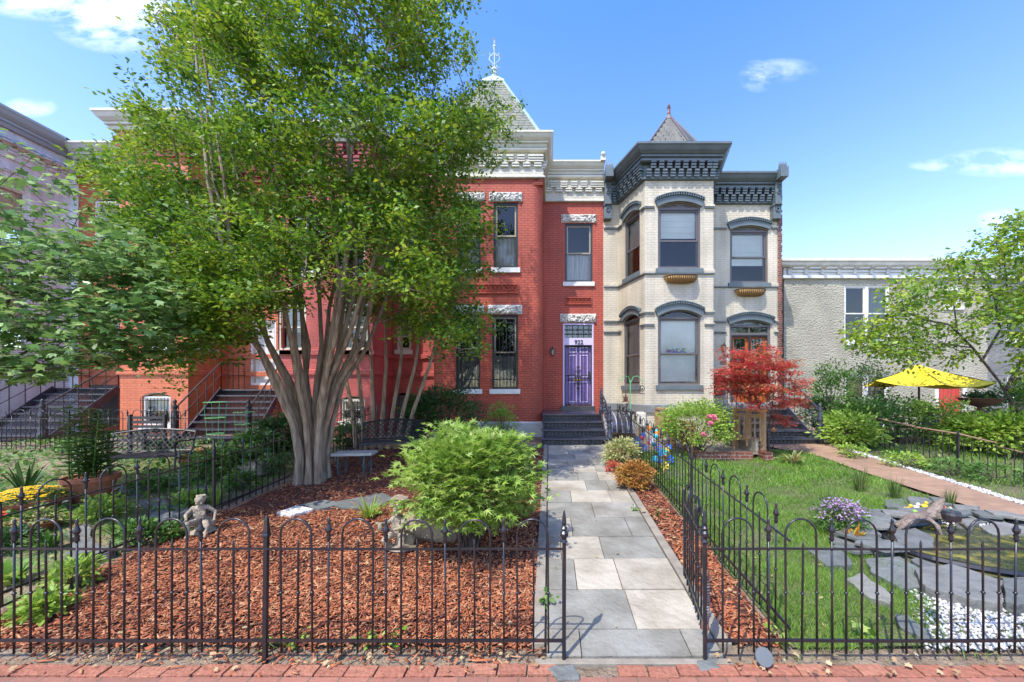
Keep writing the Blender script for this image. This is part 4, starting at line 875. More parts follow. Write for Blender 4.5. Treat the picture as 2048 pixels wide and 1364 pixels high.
# --- big crape myrtle ---
CM=thing('crape_myrtle_tree','large many-stemmed crape myrtle with smooth grey-brown trunks beside the stone bench','tree',(-4.25,6.75,gzf(0,6.75)))
trunks=[]; bx,by,bz=-4.22,6.8,.30
for k in range(22):
    t=(k+.5)/22; an=2*pi*k*.382; rr=.23*math.sqrt(t); ex=-1.35+2.85*((k*9)%22)/21; ey=.95*math.sin(an)*(.5+t*.5)
    sx=bx+ex*.10+rr*.35*math.cos(an); sy=by+rr*math.sin(an); zz=3.4+1.2*random.random()
    trunks.append([(sx+ex*.06,sy,bz-.1),(sx+ex*.03,sy,bz+.5),(sx+ex*.09,sy+ey*.1,bz+1.1),(sx+ex*.24+random.uniform(-.07,.07),sy+ey*.3,bz+1.8),(sx+ex*.45+random.uniform(-.1,.1),sy+ey*.6,bz+2.5),(sx+ex*.75+random.uniform(-.1,.1),sy+ey*.9,zz),(sx+ex*.9+random.uniform(-.2,.2),sy+ey*1.1,zz+1.0),(sx+ex*1.0+random.uniform(-.25,.25),sy+ey*1.2,zz+1.6+(2.6*random.random() if abs(ex)<1.0 else .5))])
poly=[(470,-260),(830,-260),(900,-40),(925,90),(945,150),(985,200),(1008,262),(995,330),(1015,385),(990,425),(955,470),(948,560),(935,620),(930,655),(890,665),(840,640),(790,610),(720,560),(640,560),(560,575),(500,610),(470,640),(450,720),(400,770),(350,740),(320,650),(270,560),(235,480),(175,400),(200,330),(240,290),(285,260),(300,200),(285,165),(330,90),(365,10)]
gapc=[(random.uniform(250,950),random.uniform(60,560),random.uniform(18,42)) for _ in range(20)]+[(640,280,38),(560,310,28),(740,270,25),(700,490,30),(560,540,25)]
def kp(x,y,w): 
    for gx,gy,gr in gapc:
        if (x-gx)**2+(y-gy)**2*1.4<gr*gr: return .10
    if 480<x<760 and y>430: return .6 if w<.3 else .85
    return 1
cen=polytips(430,poly,6.75,2.1,cx=640,keep=kp)
cen=np.concatenate([cen,polytips(34,[(250,420),(480,430),(560,520),(540,620),(470,690),(400,770),(350,740),(290,620)],6.4,1.4),polytips(24,[(480,380),(800,380),(790,540),(700,590),(520,580)],6.3,1.5),polytips(26,[(800,520),(950,520),(940,680),(880,690),(800,640)],6.9,1.2)])
tips=(cen[:,None,:]+R.normal(size=(514,7,3))*np.array([.20,.20,.15])).reshape(-1,3)
Pn,par,tn=skeleton(trunks,tips)
woody('trunk',Pn,par,.0042,2.15,M_bark,CM,rmax=.028,n=9,tr=(NT[0],lambda p:.052-.0054*min(7.6,max(0,p[2]-.3))+.09*max(0,.6-p[2])))
lp,lo=around(Pn[tn],52,.10)
rn=np.repeat(R.uniform(0,1,len(tips)),52)*.55+R.uniform(0,1,len(lp))*.45
hi=np.clip((lp[:,2]-2.5)/7,0,1); rn=rn+.06*(hi-.5)
leaves('crown',T_DIA,lp,.066,L_crape,CM,out=lo*4,rnd=rn,wid=1.1,jit=.5)
# --- slender second myrtle ---
C2=thing('crape_myrtle_tree','slender crape myrtle with thin stems by the black fence, behind the large one','tree',(-4.3,9.0,.55))
tr2=[]
for k in range(7):
    x=-4.75+.27*k; e=(-.5+k/6)*1.6; tr2.append([(x*.6-1.7,9.0+.05*k,.5),(x*.8-.8+e*.1,9.05,1.5),(x*.9-.35+e*.4,9.1,2.6),(x+e*.75,9.1+.1*math.sin(k),3.9)])
poly2=[(700,330),(930,380),(950,520),(950,640),(900,690),(850,640),(790,660),(700,620),(640,560),(600,480)]
t2_=polytips(380,poly2,9.0,.9); Pn,par,tn=skeleton(tr2,t2_); woody('trunk',Pn,par,.0042,2.1,M_bark,C2,rmax=.035,n=6,tr=(NT[0],lambda p:.06-.012*min(3,max(0,p[2]-.5))))
lp,lo=around(Pn[tn],40,.14); leaves('crown',T_DIA,lp,.075,L_crape,C2,out=lo*4,rnd=np.repeat(R.uniform(0,.8,380),40)*.6+R.uniform(0,.4,len(lp)),wid=1.1)
# --- foreground broad-leaved tree at left ---
FT=thing('broadleaf_tree','broad-leaved tree reaching dark branches in from the left edge above the flower pots','tree',(-7.6,4.9,.18))
tr=[[(-7.6,4.9,.1),(-7.5,4.9,1.4),(-7.3,4.95,2.2),(-6.6,4.95,2.6),(-5.9,4.9,2.65),(-5.2,4.9,2.55)],[(-7.4,4.95,2.1),(-7.1,5.0,3.2),(-6.4,5.0,3.7),(-5.6,5.0,3.75)],[(-7.3,4.9,2.0),(-6.8,4.6,2.15),(-6.2,4.5,2.2),(-5.4,4.5,2.3)]]
poly3=[(-160,300),(0,250),(70,270),(95,350),(170,380),(240,420),(300,470),(345,560),(370,640),(340,700),(290,740),(220,725),(150,745),(100,770),(40,750),(-160,760)]
t3=polytips(500,poly3,4.85,.8,cx=0,keep=lambda x,y,w:.16 if y<470 else 1)
Pn,par,tn=skeleton(tr,t3,down=.2); woody('trunk',Pn,par,.0032,2.3,M_bark2,FT,rmax=.1,n=7)
lp,lo=around(Pn[tn],15,.11,.4); leaves('crown',T_PALM,lp,.085,L_fore,FT,out=lo*3,up=2.2,droop=.25)
# --- right hand tree ---
RT=thing('garden_tree','leaning dark-trunked tree with loose yellow-green foliage in front of the stucco house','tree',(XP(2085,8.6),8.6,.5))
q=lambda *a: P(*a)
tr=[[q(2090,905,8.6),q(2045,840,8.6),q(2000,765,8.5),q(1945,695,8.5),q(1900,650,8.4),q(1850,640,8.3),q(1790,615,8.2)],[q(1945,695,8.5),q(1900,690,8.3),q(1850,700,8.1)],[q(1965,720,8.5),q(2000,660,8.6),q(1990,600,8.7),q(1960,540,8.8)],[q(2012,780,8.5),q(2060,690,8.7),q(2075,600,8.9),q(2060,500,9)],[q(1915,665,8.4),q(1905,590,8.5),q(1880,550,8.6)]]
poly4=[(2140,400),(2035,425),(1985,455),(1945,500),(1890,520),(1850,540),(1800,548),(1775,590),(1748,635),(1690,655),(1715,690),(1760,720),(1830,735),(1860,700),(1900,735),(1960,700),(1985,640),(2010,620),(2030,700),(2060,780),(2140,820)]
t4=polytips(560,poly4,8.5,1.1,cx=1900,keep=lambda x,y,w:.55 if (1860<x<1990 and y>560) else 1)
Pn,par,tn=skeleton(tr,t4,down=.3); woody('trunk',Pn,par,.0045,2.1,M_bark2,RT,rmax=.12,n=7)
lp,lo=around(Pn[tn],22,.14,.5); leaves('crown',T_DIA,lp,.10,L_crape,RT,out=lo*3,rnd=np.repeat(R.uniform(0,1,560),22)*.5+R.uniform(.1,.6,len(lp)),droop=.5,wid=1.1)
# --- red japanese maple ---
RM=thing('red_maple_tree','small red-leaved maple in front of the steps of the cream house','tree',(4.95,8.55,.5))
poly5=[(1425,745),(1450,715),(1470,700),(1500,705),(1535,690),(1552,712),(1585,725),(1600,760),(1608,795),(1585,825),(1560,850),(1535,822),(1490,815),(1450,800),(1425,780)]
tr=[[(4.95,8.55,.45),(4.9,8.5,1.0),(4.75,8.5,1.4),(4.6,8.5,1.9)],[(4.9,8.5,1.0),(5.15,8.55,1.5),(5.3,8.6,2.0)],[(4.9,8.5,1.1),(4.9,8.35,1.6),(4.95,8.3,2.2)]]
cen=polytips(84,poly5,8.5,.75)
t5=(cen[:,None,:]+R.normal(size=(84,6,3))*np.array([.12,.12,.045])).reshape(-1,3); Pn,par,tn=skeleton(tr,t5,down=.1); woody('trunk',Pn,par,.003,2.1,M_bark2,RM,rmax=.05,n=6)
lp,lo=around(Pn[tn],20,.08,.3); leaves('crown',T_JM,lp,.06,L_red,RM,up=2.2,droop=.35,rnd=np.repeat(R.uniform(0,1,504),20)*.7+R.uniform(0,.3,len(lp)))
# --- shrubs ---
def shrub(name,label,cat,px,yb,wpx,ytop,m,T=T_OVAL,size=.06,clumps=60,per=30,spread=.09,depth=1,stems=8,flat=.55,lift=.0,group=None,dd=None,sway=1.0,wid=None,outk=2.5,stem=True,bark=None,spray=0):
    g=G(px,yb) if dd is None else (XP(px,dd),dd,gzf(0,dd)); d=g[1]; rx_=wpx/2*d/F; hgt=(yb-ytop)*d/F if dd is None else ZP(ytop,dd)-g[2]
    t=thing(name,label,cat,g,group); n=clumps; v=unit(R.normal(size=(n,3))); v*=R.uniform(.55,1,(n,1))**.6
    v[:,2]=np.where(v[:,2]<-.55,-v[:,2]*.6,v[:,2])
    v=v*(1+spray*R.uniform(-1,1.0,(n,1))**3*np.array([1,1,.7]))
    c=np.array([g[0],d,g[2]+hgt*(.5+lift/2)]); tp=c+v*np.array([rx_*.95,rx_*.85*depth,hgt*(.5-lift/2)])
    if stem:
        mb=MB()
        for k in range(min(n,stems*4)):
            e=tp[k]; a=Vector((g[0]+random.uniform(-1,1)*.12*rx_,d+random.uniform(-1,1)*.12*rx_,g[2]-.03)); e=Vector(e); mid=a.lerp(e,.5)+Vector((0,0,-.0)); mid.x=a.x+(e.x-a.x)*.35; mid.y=a.y+(e.y-a.y)*.35
            r0=.006+.006*rx_; mb.tube([a,mid,e],[r0,r0*.7,r0*.3],4,caps=False)
        mb.build('stem',bark or M_bark2,t)
    lp,lo=around(tp,per,spread,flat); out=unit(lp-c)*1.2+lo*outk
    leaves('foliage',T,lp,size,m,t,out=out,rnd=np.repeat(R.uniform(0,1,n),per)*.5+R.uniform(0,.5,len(lp)),wid=wid,up=.7*sway)
    return t,tp,c
BB,tpB,cB=shrub('maple_shrub','big bright green lobed-leaf shrub left of the flagstone path','shrub',940,1098,250,850,L_maple,T_JM,.088,250,26,.125,lift=.08,stems=14,depth=.9,spray=.33,flat=.22,sway=2.6)
shrub('dark_shrub','dark green bushy shrub below the left barred window of the red house','shrub',888,880,150,775,L_dark,T_OVAL,.07,110,40,.13,dd=9.9)
shrub('clipped_shrub','small rounded olive green shrub below the right barred window','shrub',1003,870,58,805,L_lime,T_DIA,.05,50,40,.07,dd=10.3)
shrub('spotted_laurel','glossy dark shrub at the corner of the crimson house behind the right bench','shrub',842,880,60,790,L_dark,T_OVAL,.09,50,30,.12,dd=9.6)
shrub('variegated_shrub','low cream and green variegated shrub beside the path and black fence','shrub',1243,934,62,880,L_var,T_OVAL,.05,60,40,.06)
shrub('rust_shrub','low rust-orange mounded shrub next to the path, in front of the variegated one','shrub',1272,978,72,924,L_rust,T_DIA,.045,70,45,.055)
shrub('low_shrub','tiny dark red leaved tuft at the foot of the variegated shrub','shrub',1228,945,30,925,L_red,T_DIA,.04,20,25,.04)
RB,tpR,cR=shrub('rose_bush','yellow-green rose bush with a few pink blooms by the basement steps','shrub',1392,912,140,800,L_lime,T_OVAL,.055,150,34,.11,lift=.1,stems=12)
fl=tpR[np.argsort(tpR[:,1])[:14]][::3]; mb=MB()
for p in fl:
    for k in range(7): mb.ell((p[0]+.035*math.cos(k),p[1]-.12+.01*k,p[2]+.1+.03*math.sin(k)),(.03,.02,.025),6,4)
mb.build('blossom',L_pinkf,RB)
for i,(px,yb,w,yt,mm,T,sz,dd,lab,nm) in enumerate([
 (1665,880,70,720,L_green,T_OVAL,.07,10.6,'tall loose green shrub at the left end of the garden, beside the steps','tall_shrub'),
 (1720,890,110,800,L_green,T_OVAL,.09,10.2,'mid green leafy shrub behind the branch-topped garden fence','leafy_shrub'),
 (1735,860,70,700,L_dark,T_OVAL,.06,11.6,'tall thin dark shrub against the stucco wall, left of the umbrella','tall_shrub'),
 (1790,880,110,790,L_green,T_OVAL,.08,10.4,'bushy green shrub in front of the lower white windows','leafy_shrub'),
 (1875,900,130,800,L_lime,T_OVAL,.07,9.6,'light green shrub in front of the red door','leafy_shrub'),
 (1960,905,120,835,L_lime,T_DIA,.13,8.8,'feathery light green fern below the iron urn','fern'),
 (2040,910,120,830,L_lime,T_DIA,.14,8.4,'feathery fern at the right edge under the leaning trunk','fern'),
 (1700,885,90,830,L_lime,T_DIA,.12,9.5,'yellowish fern by the left part of the garden fence','fern'),
 (2030,880,90,760,L_green,T_OVAL,.08,10.2,'green bush behind the leaning trunk at the right edge','leafy_shrub'),
 (1640,880,60,790,L_dark,T_OVAL,.07,11.3,'dark shrub tucked behind the right newel post of the steps','dark_shrub')]):
    shrub(nm,lab,'shrub' if nm!='fern' else 'fern',px,yb,w,yt,mm,T,sz,75,28,.13,dd=dd,wid=.8 if nm=='fern' else None,stems=7)
for px,yb,w,yt,mm,T,sz,dd,lab,nm in [
 (560,900,80,835,L_dark,T_OVAL,.10,9.2,'dark leafy bush left of the myrtle trunks beside the stairs','leafy_shrub'),
 (515,905,80,865,L_green,T_OVAL,.09,8.6,'light green hydrangea mound in front of the iron stairs','leafy_shrub'),
 (450,950,70,900,L_green,T_OVAL,.08,7.0,'low green perennial clump behind the left divider fence','perennial'),
 (505,935,50,905,L_green,T_OVAL,.08,7.4,'broad leaved perennial between the fence and a sandstone block','perennial'),
 (700,890,60,850,L_green,T_OVAL,.07,9.6,'low bush behind the stone bench by the far fence','leafy_shrub')]:
    shrub(nm,lab,'plant',px,yb,w,yt,mm,T,sz,50,26,.10,dd=dd,stems=6)
# strap-leaved clumps
def strap(name,label,cat,px,yb,n,L,w,m,group=None,arch=1.0,loc=None,zbase=None):
    g=loc or G(px,yb); t=MB(); 
    for k in range(n):
        a=random.uniform(0,2*pi); l=L*random.uniform(.6,1.1); r0=.05*random.random(); sp=random.uniform(.25,.9)*arch; pts=[]
        for s in np.linspace(0,1,6):
            pts.append((g[0]+math.cos(a)*(r0+l*sp*s),g[1]+math.sin(a)*(r0+l*sp*s),g[2]+l*(1.1*s-(.75*sp)*s*s*1.1)))
        px_,py_=-math.sin(a)*w/2,math.cos(a)*w/2; v=[]
        for i,p in enumerate(pts):
            f=[.7,1,1,.85,.55,.05][i]; v+= [(p[0]-px_*f,p[1]-py_*f,p[2]+.25*w*f),(p[0]+px_*f,p[1]+py_*f,p[2]+.25*w*f)]
        t.add(v,[(2*i,2*i+1,2*i+3,2*i+2) for i in range(5)])
    o=t.build(name,m,loc=g); return tag(o,label,cat,group)
L_strap=leafmat('strap_leaves',[(.10,.20,.02),(.22,.33,.04),(.38,.45,.10)],.3)
strap('daylily','arching yellow-green daylily clump beside the white stepping slab','plant',738,1040,55,.42,.018,L_strap)
strap('daylily','small daylily tuft at the right foot of the big green shrub','plant',1050,1035,30,.25,.014,L_strap)
strap('hosta','pale striped hosta clump beside the wooden basement railing','plant',1585,930,60,.40,.04,L_var,arch=1.2)
strap('iris','upright green iris leaves behind the seated cherub statue','plant',430,1010,22,.33,.02,L_strap,arch=.4)
strap('iris','upright dark agave-like leaves behind the yellow flowers','plant',40,985,22,.6,.05,L_dark,arch=.6,loc=(-8.4,6.1,.29))
strap('canna','orange-tinged broad leaved plant in front of the purple flowers','plant',1705,1090,22,.26,.045,leafmat('canna_leaves',[(.25,.30,.03),(.45,.35,.04),(.5,.16,.03)],.3),arch=.6)
for px,yb,lab in ((40,1130,'left edge'),(1,0,'')):
    if px==40: strap('perennial','silvery green perennial leaves near the left edge behind the front fence','plant',95,1100,60,.3,.035,L_green)
strap('perennial','green leafy perennials at the foot of the left divider fence','plant',240,1075,60,.28,.03,L_green)
strap('perennial','bright lime leaf tuft at the left edge behind the front fence','plant',20,1170,30,.3,.06,L_lime)
L_tg=leafmat('tall_grass',[(.06,.12,.02),(.12,.18,.04),(.2,.22,.09)],.3)
for px,yb,n,l,lab in ((1660,1030,90,.42,'tall wispy grass tuft left of the purple flowers'),(1720,985,110,.45,'tall wispy grass behind the purple flowers'),(1790,1000,90,.4,'tall wispy grass between the flowers and the brick garden path'),(1900,1015,80,.3,'short grass tuft above the pond stones')):
    strap('grass_tuft',lab,'grass',px,yb,n,l,.007,L_tg,arch=.45)
# purple flowers
PF,tpP,cP=shrub('purple_flowers','mound of small purple flowers on blue-green stems beside the pond','flowers',1680,1065,92,1002,L_green,T_DIA,.035,90,22,.05,stems=10)
sel=tpP[tpP[:,2]>cP[2]-.02]; lp,lo=around(sel+np.array([0,-.03,.05]),15,.04,.5); leaves('blossom',T_DIA,lp,.024,L_purple,PF,wid=1.8)
# ---------------- grass, mulch ----------------
PC=(5.35,4.3); PR=(1.35,.72)
def inpond(x,y,k=1.0): return ((x-PC[0])/PR[0])**2+((y-PC[1])/PR[1])**2<k
def grassfield(name,regions,hgt,label):
    ps=[]
    for (x0,x1,y0,y1,dens) in regions:
        n=int((x1-x0)*(y1-y0)*dens); p=np.stack([R.uniform(x0,x1,n),R.uniform(y0,y1,n)],1); ps.append(p)
    p=np.concatenate(ps); k=(((p[:,0]-PC[0])/PR[0])**2+((p[:,1]-PC[1])/PR[1])**2)>1.5
    k&=~((p[:,0]>3.0+(p[:,1]-2.86)*.8)&(p[:,1]<3.6)&(p[:,1]>2.85)&(R.uniform(0,1,len(p))<.93))
    nn=np.sin(p[:,0]*4.1+np.sin(p[:,1]*3.3)*1.4)*np.cos(p[:,1]*3.7+p[:,0]*.7); k&=R.uniform(0,1,len(p))<np.clip(.75+nn*.5,.2,1); p=p[k]; nn=nn[k]
    pos=np.column_stack([p,gz(p[:,0],p[:,1])+.008]); n=len(pos)
    yd=R.normal(size=(n,3))*.45; yd[:,2]=1; zd=R.normal(size=(n,3)); zd[:,2]=0
    s=hgt*R.uniform(.5,1.2,n)*(1+.25*nn); wd=np.where(p[:,1]<4.5,.0045,np.where(p[:,1]<6.5,.007,.012))
    v,f=scatter(T_BLADE,pos,yd,zd,s,wd); rn=np.clip(.5+.3*nn+R.normal(size=n)*.22,0,1)
    o=npmesh(name,v,f,np.repeat(rn,3),M_grass,loc=(0,0,0)); tag(o,label,'grass',kind='stuff')
grassfield('grass',[(1.88,5.9,2.86,4,5600),(1.88,6.0,4,6,3600),(1.88,6.0,6,8.9,1900)],.075,'mown green grass of the lawn right of the path fence')
grassfield('grass',[(7.25,8.2,5,9.4,500),(8.2,11,6,9.4,350)],.12,'rough grass beyond the brick garden path')
grassfield('grass',[(-9.5,-4.95,3.2,8.5,650)],.06,'sparse grass in the neighbouring left yard')
grassfield('grass',[(1.5,4.0,2.74,2.86,300)],.07,'thin grass under the right front fence')
def groundcover():
    n=9000; p=np.column_stack([R.uniform(-14,-5.1,n),R.uniform(5.2,9.9,n)]); q=np.sin(p[:,0]*2.1+np.sin(p[:,1]*1.9))*np.cos(p[:,1]*2.3); p=p[R.uniform(0,1,n)<.45+.5*q]; n=len(p)
    pos=np.column_stack([p,gz(p[:,0],p[:,1])+R.uniform(.02,.14,n)]); yd=R.normal(size=(n,3)); yd[:,2]=np.abs(yd[:,2])*.6; v,f=scatter(T_OVAL,pos,yd,R.normal(size=(n,3))*.4+np.array([0,-.2,1.]),.09*R.uniform(.5,1.4,n))
    o=npmesh('ground_cover',v,f,np.repeat(R.uniform(0,1,n),8),L_green,loc=(0,0,0)); tag(o,'low leafy ground cover in the left neighbouring yard','ground cover',kind='stuff')
groundcover()
def chips(name,regions,label,m,size,wid,th=.004,cat='mulch',tz=.012):
    ps=[]
    for (x0,x1,y0,y1,dens) in regions:
        n=int((x1-x0)*(y1-y0)*dens); ps.append(np.stack([R.uniform(x0,x1,n),R.uniform(y0,y1,n)],1))
    p=np.concatenate(ps); n=len(p); hb=.012*(np.sin(p[:,0]*3.1+p[:,1]*1.7)+np.sin(p[:,0]*1.3-p[:,1]*2.9))
    cn=np.sin(p[:,0]*5.3+2*np.sin(p[:,1]*3.1))*np.cos(p[:,1]*6.1+1.5*np.sin(p[:,0]*4)); k_=R.uniform(0,1,n)<.86+.3*cn; p=p[k_]; hb=hb[k_]; cn=cn[k_]; n=len(p)
    pos=np.column_stack([p,gz(p[:,0],p[:,1])+hb+tz+R.uniform(-.004,.018,n)+.006*cn])
    T=(np.array([(-.5,-.5,0),(.5,-.42,0),(.42,.5,0),(-.4,.45,0),(-.45,-.5,1),(.5,-.38,1),(.38,.46,1),(-.42,.5,1)]),np.array([(0,3,2,1),(4,5,6,7),(0,1,5,4),(1,2,6,5),(2,3,7,6),(3,0,4,7)]))
    yd=R.normal(size=(n,3)); yd[:,2]*=.28; yd=unit(yd); zd=R.normal(size=(n,3))*.3+np.array([0,0,1]); xd=unit(np.cross(yd,zd)); zd=np.cross(xd,yd)
    L=size*np.exp(R.normal(size=n)*.45); w=wid*np.exp(R.normal(size=n)*.4)
    tv=T[0]; v=pos[:,None,:]+xd[:,None,:]*(tv[None,:,0:1]*w[:,None,None])+yd[:,None,:]*(tv[None,:,1:2]*L[:,None,None])+zd[:,None,:]*(tv[None,:,2:3]*th)
    f=(T[1][None]+(np.arange(n)*8)[:,None,None]).reshape(-1,4); o=npmesh(name,v.reshape(-1,3),f,np.repeat(np.clip(R.uniform(0,1,n)+.15*cn,0,1),6),m,loc=(0,0,0)); tag(o,label,cat,kind='stuff')
chips('mulch',[(-4.75,-.13,2.9,4.0,3300),(-4.7,-.13,4.0,5.5,1900),(-4.6,-.13,5.5,9.0,480)],'red shredded wood mulch covering the bed left of the path',M_mulch,.045,.011)
chips('mulch',[(1.41,1.82,2.92,4.5,2300),(1.41,1.82,4.5,9.3,900)],'red shredded wood mulch strip between path and fence',M_mulch,.058,.013)
chips('mulch',[(-4.3,.0,2.74,2.92,520),(-4,-.2,2.62,2.74,60),(1.3,1.9,2.72,2.92,150)],'scattered mulch spilled under the front fence',M_mulch,.05,.012,tz=.0)
def litter(name,regions,label,size):
    ps=[]
    for (x0,x1,y0,y1,c) in regions: ps.append(np.stack([R.uniform(x0,x1,c),R.uniform(y0,y1,c)],1))
    p=np.concatenate(ps); n=len(p); pos=np.column_stack([p,gz(p[:,0],p[:,1])+.03]); yd=R.normal(size=(n,3)); yd[:,2]*=.15; zd=R.normal(size=(n,3))*.25+np.array([0,0,1])
    v,f=scatter(T_PALM,pos,yd,zd,size*R.uniform(.5,1.3,n)); o=npmesh(name,v,f,np.repeat(R.uniform(0,1,n),len(T_PALM[1])),L_dry,loc=(0,0,0)); tag(o,label,'leaves',kind='stuff')
litter('fallen_leaves',[(-4.2,0,2.64,2.95,90),(-4.5,-.2,2.95,7,260),(-9,-4.95,3,8.5,900),(1.42,1.8,3,7,40),(1.2,4,2.6,2.85,60),(1.9,3.6,3,4.5,25),(0,1.3,3,9,10)],'dry tan fallen leaves on beds and ground',.035)
# ---------------- fences ----------------
RB_=.0075
def hoop_mesh(w=.2268,top=1.035,h0=.055,n=10):
    m=MB(); r=w/2; pts=[(-r,0,h0)]+[(-r,0,z) for z in (.495,top-r)]+[(-r*math.cos(t),0,top-r+r*math.sin(t)) for t in np.linspace(0,pi,n)[1:-1]]+[(r,0,top-r),(r,0,.495),(r,0,h0)]
    m.tube(pts,RB_,6); 
    for s in (-r,r): m.ell((s,0,.495),(.014,.014,.012),8,5)
    return m.mesh('hoop',smooth=True)
def spike_mesh(top=.885):
    m=MB(); m.tube([(0,0,.055),(0,0,top-.03),(0,0,top)],[RB_,RB_,.002],6); m.ell((0,0,.495),(.014,.014,.012),8,5); return m.mesh('picket',smooth=True)
def spear_mesh(top=1.045):
    m=MB(); m.tube([(0,0,.055),(0,0,top-.15)],RB_,6); m.ell((0,0,.495),(.014,.014,.012),8,5)
    m.lathe((0,0,top-.17),[(.012,0),(.017,.012),(.012,.024),(.017,.036),(.010,.05),(.020,.065),(.024,.078),(.014,.10),(.008,.13),(.011,.145),(.003,.17)],8)
    for s in (-1,1): m.tube([(s*.01,0,top-.10),(s*.027,0,top-.095),(s*.03,0,top-.08)],.005,4)
    return m.mesh('spear_picket',smooth=True)
def post_mesh(h=1.06,r=.017,ball=False):
    m=MB()
    if ball: m.lathe((0,0,0),[(r*.75,-.05),(r*.75,h-.24),(r*1.3,h-.23),(r*.8,h-.21),(r*1.5,h-.185),(r*1.5,h-.165),(r*.8,h-.15),(r*1.25,h-.13),(r*.6,h-.115),(r*.9,h-.09),(r*.45,h-.02),(.004,h)],10)
    else: m.lathe((0,0,0),[(r*.8,-.05),(r*.8,h-.16),(r*1.25,h-.155),(r*1.25,h-.14),(r,h-.13),(r,h-.12),(.005+r*.3,h-.03),(r*.5,h-.02),(.004,h)],4,sq=True)
    return m.mesh('post')
MH,MS,MP,MO,MOB=hoop_mesh(),spike_mesh(),spear_mesh(),post_mesh(),post_mesh(1.10,.02,True)
for me in (MH,MS,MP,MO,MOB): me.materials.append(M_iron)
def part(me,name,par,loc,rz=0,sc_=None):
    o=bpy.data.objects.new(name,me); sc.collection.objects.link(o); o.parent=par; o.location=Vector(loc)-origin(par); o.rotation_euler=(random.gauss(0,.004),random.gauss(0,.006),rz)
    if sc_: o.scale=sc_
    return o
def fence(label,p0,p1,items,group='black iron hoop fences',hs=1.0,cat='fence',rails=(.817,.147),zf=None):
    """items: (distance, kind) along p0->p1 ; kinds h s(spear) c(centre spike) p(post) b(ball post)"""
    p0=Vector(p0); p1=Vector(p1); L=(p1-p0).length; rz=math.atan2(p1.y-p0.y,p1.x-p0.x); t=thing('iron_fence',label,cat,(p0.x,p0.y,0),group)
    for dist,k in items:
        p=p0.lerp(p1,dist/L); z=gzf(p.x,p.y)
        me,nm={'h':(MH,'hoop'),'c':(MS,'picket'),'s':(MP,'spear_picket'),'p':(MO,'post'),'b':(MOB,'post')}[k]
        part(me,nm,t,(p.x,p.y,z+(random.uniform(-.006,.006) if k!='b' else 0)),rz,(1,1,hs) if hs!=1 else None)
    for r_ in rails:
        m=MB(); n=max(2,int(L/.5)); pts=[]
        for i in range(n+1):
            p=p0.lerp(p1,i/n); pts.append((p.x,p.y,gzf(p.x,p.y)+r_*hs+(.003*math.sin(i*1.9) if 0<i<n else 0)))
        for a,b in zip(pts[:-1],pts[1:]): m.bar(a,b,.012,.022 if r_<.4 else .014)
        m.build('rail',M_iron,t)
    return t
X=lambda px:XP(px,2.78)
def seq(xs,x0):
    return [(X(px)-x0,k) for px,k in xs]
fl=[(28,'s'),(154,'s'),(278,'s'),(404,'s'),(530,'p'),(656,'s'),(772,'s'),(892,'s'),(1008,'s'),(1128,'b')]
hc=[-33,92,217,342,466,594,714,833,949,1066]
x0=-4.35
fence('long black iron hoop fence across the front of the mulch bed, left of the gateway',(x0,2.78,0),(X(1128),2.78,0),seq(fl+[(c,'h') for c in hc]+[(c+1,'c') for c in hc],x0))
fr=[(1410,'b'),(1538,'s'),(1665,'s'),(1783,'s'),(1903,'s'),(2029,'s'),(2150,'s')]; hr=[1477,1603,1724,1844,1967,2090]; x0=X(1410)
RFn=fence('rusty black iron hoop fence in front of the lawn and pond, right of the gateway',(x0,2.78,0),(4.1,2.78,0),seq(fr+[(c,'h') for c in hr]+[(c,'c') for c in hr],x0))
def regular(L,off=0,every=4,ph=0):
    it=[];d=off;i=0
    while d<L-.1:
        it.append((d,'p' if (i%every==ph) else 's')); 
        if d+.227+.12<L: it+= [(d+.227,'h'),(d+.227,'c')]
        d+=.4536;i+=1
    return it
fence('black iron hoop fence along the left side of the mulch bed',(-4.85,2.8,0),(-4.52,6.6,0),regular(3.8,.2,8,5))
fence('black iron fence continuing behind the myrtle trunks towards the crimson house',(-4.48,7.3,0),(-4.3,11.4,0),regular(4.1,.1,5))
fence('black iron hoop fence between the path mulch strip and the lawn',(1.84,2.9,0),(1.84,10.3,0),regular(7.4,.19,8,4))
fence('black iron hoop fence behind the left bench in front of the orange house',(-13.6,8.9,0),(-8.4,8.9,0),regular(5.2,.1,5),hs=.95)
# gate leaf swung inwards
gt=thing('iron_gate','narrow black iron gate leaf standing open beside the right gate post','gate',(1.165,2.83,0)); gx0,gy0,gx1,gy1=1.165,2.83,1.355,3.80
grz=math.atan2(gy1-gy0,gx1-gx0)
for i in range(3): 
    t=(i+.5)/3; part(MH,'hoop',gt,(gx0+(gx1-gx0)*t,gy0+(gy1-gy0)*t,.05),grz,(1.0,1,.98)); part(MS,'picket',gt,(gx0+(gx1-gx0)*t,gy0+(gy1-gy0)*t,.05),grz)
m=MB()
for z in (.20,.84): m.bar((gx0,gy0,z),(gx1,gy1,z+.01),.012,.03)
for x,y in ((gx0,gy0),(gx1,gy1)): m.bar((x,y,.1),(x,y,.98),.022)
m.build('gate_frame',M_iron,gt)
m=MB()
for s,zz in ((0,1.0),(1,1.0)):
    cx=gx0+(gx1-gx0)*(.3+.4*s); cy=gy0+(gy1-gy0)*(.3+.4*s); m.tube([(cx+.09*math.cos(q)*math.cos(grz),cy+.09*math.cos(q)*math.sin(grz),zz+.03+.07*math.sin(q)) for q in np.linspace(0,5.5,12)],.009,5)
m.build('scroll',M_iron,gt)
m=MB(); N=22
sp=[(1.155+.02*math.cos(q)+.012*(q/138),2.815+.02*math.sin(q)-.02*math.sin(pi*q/138),.2+.44*q/138) for q in np.linspace(0,138,220)]
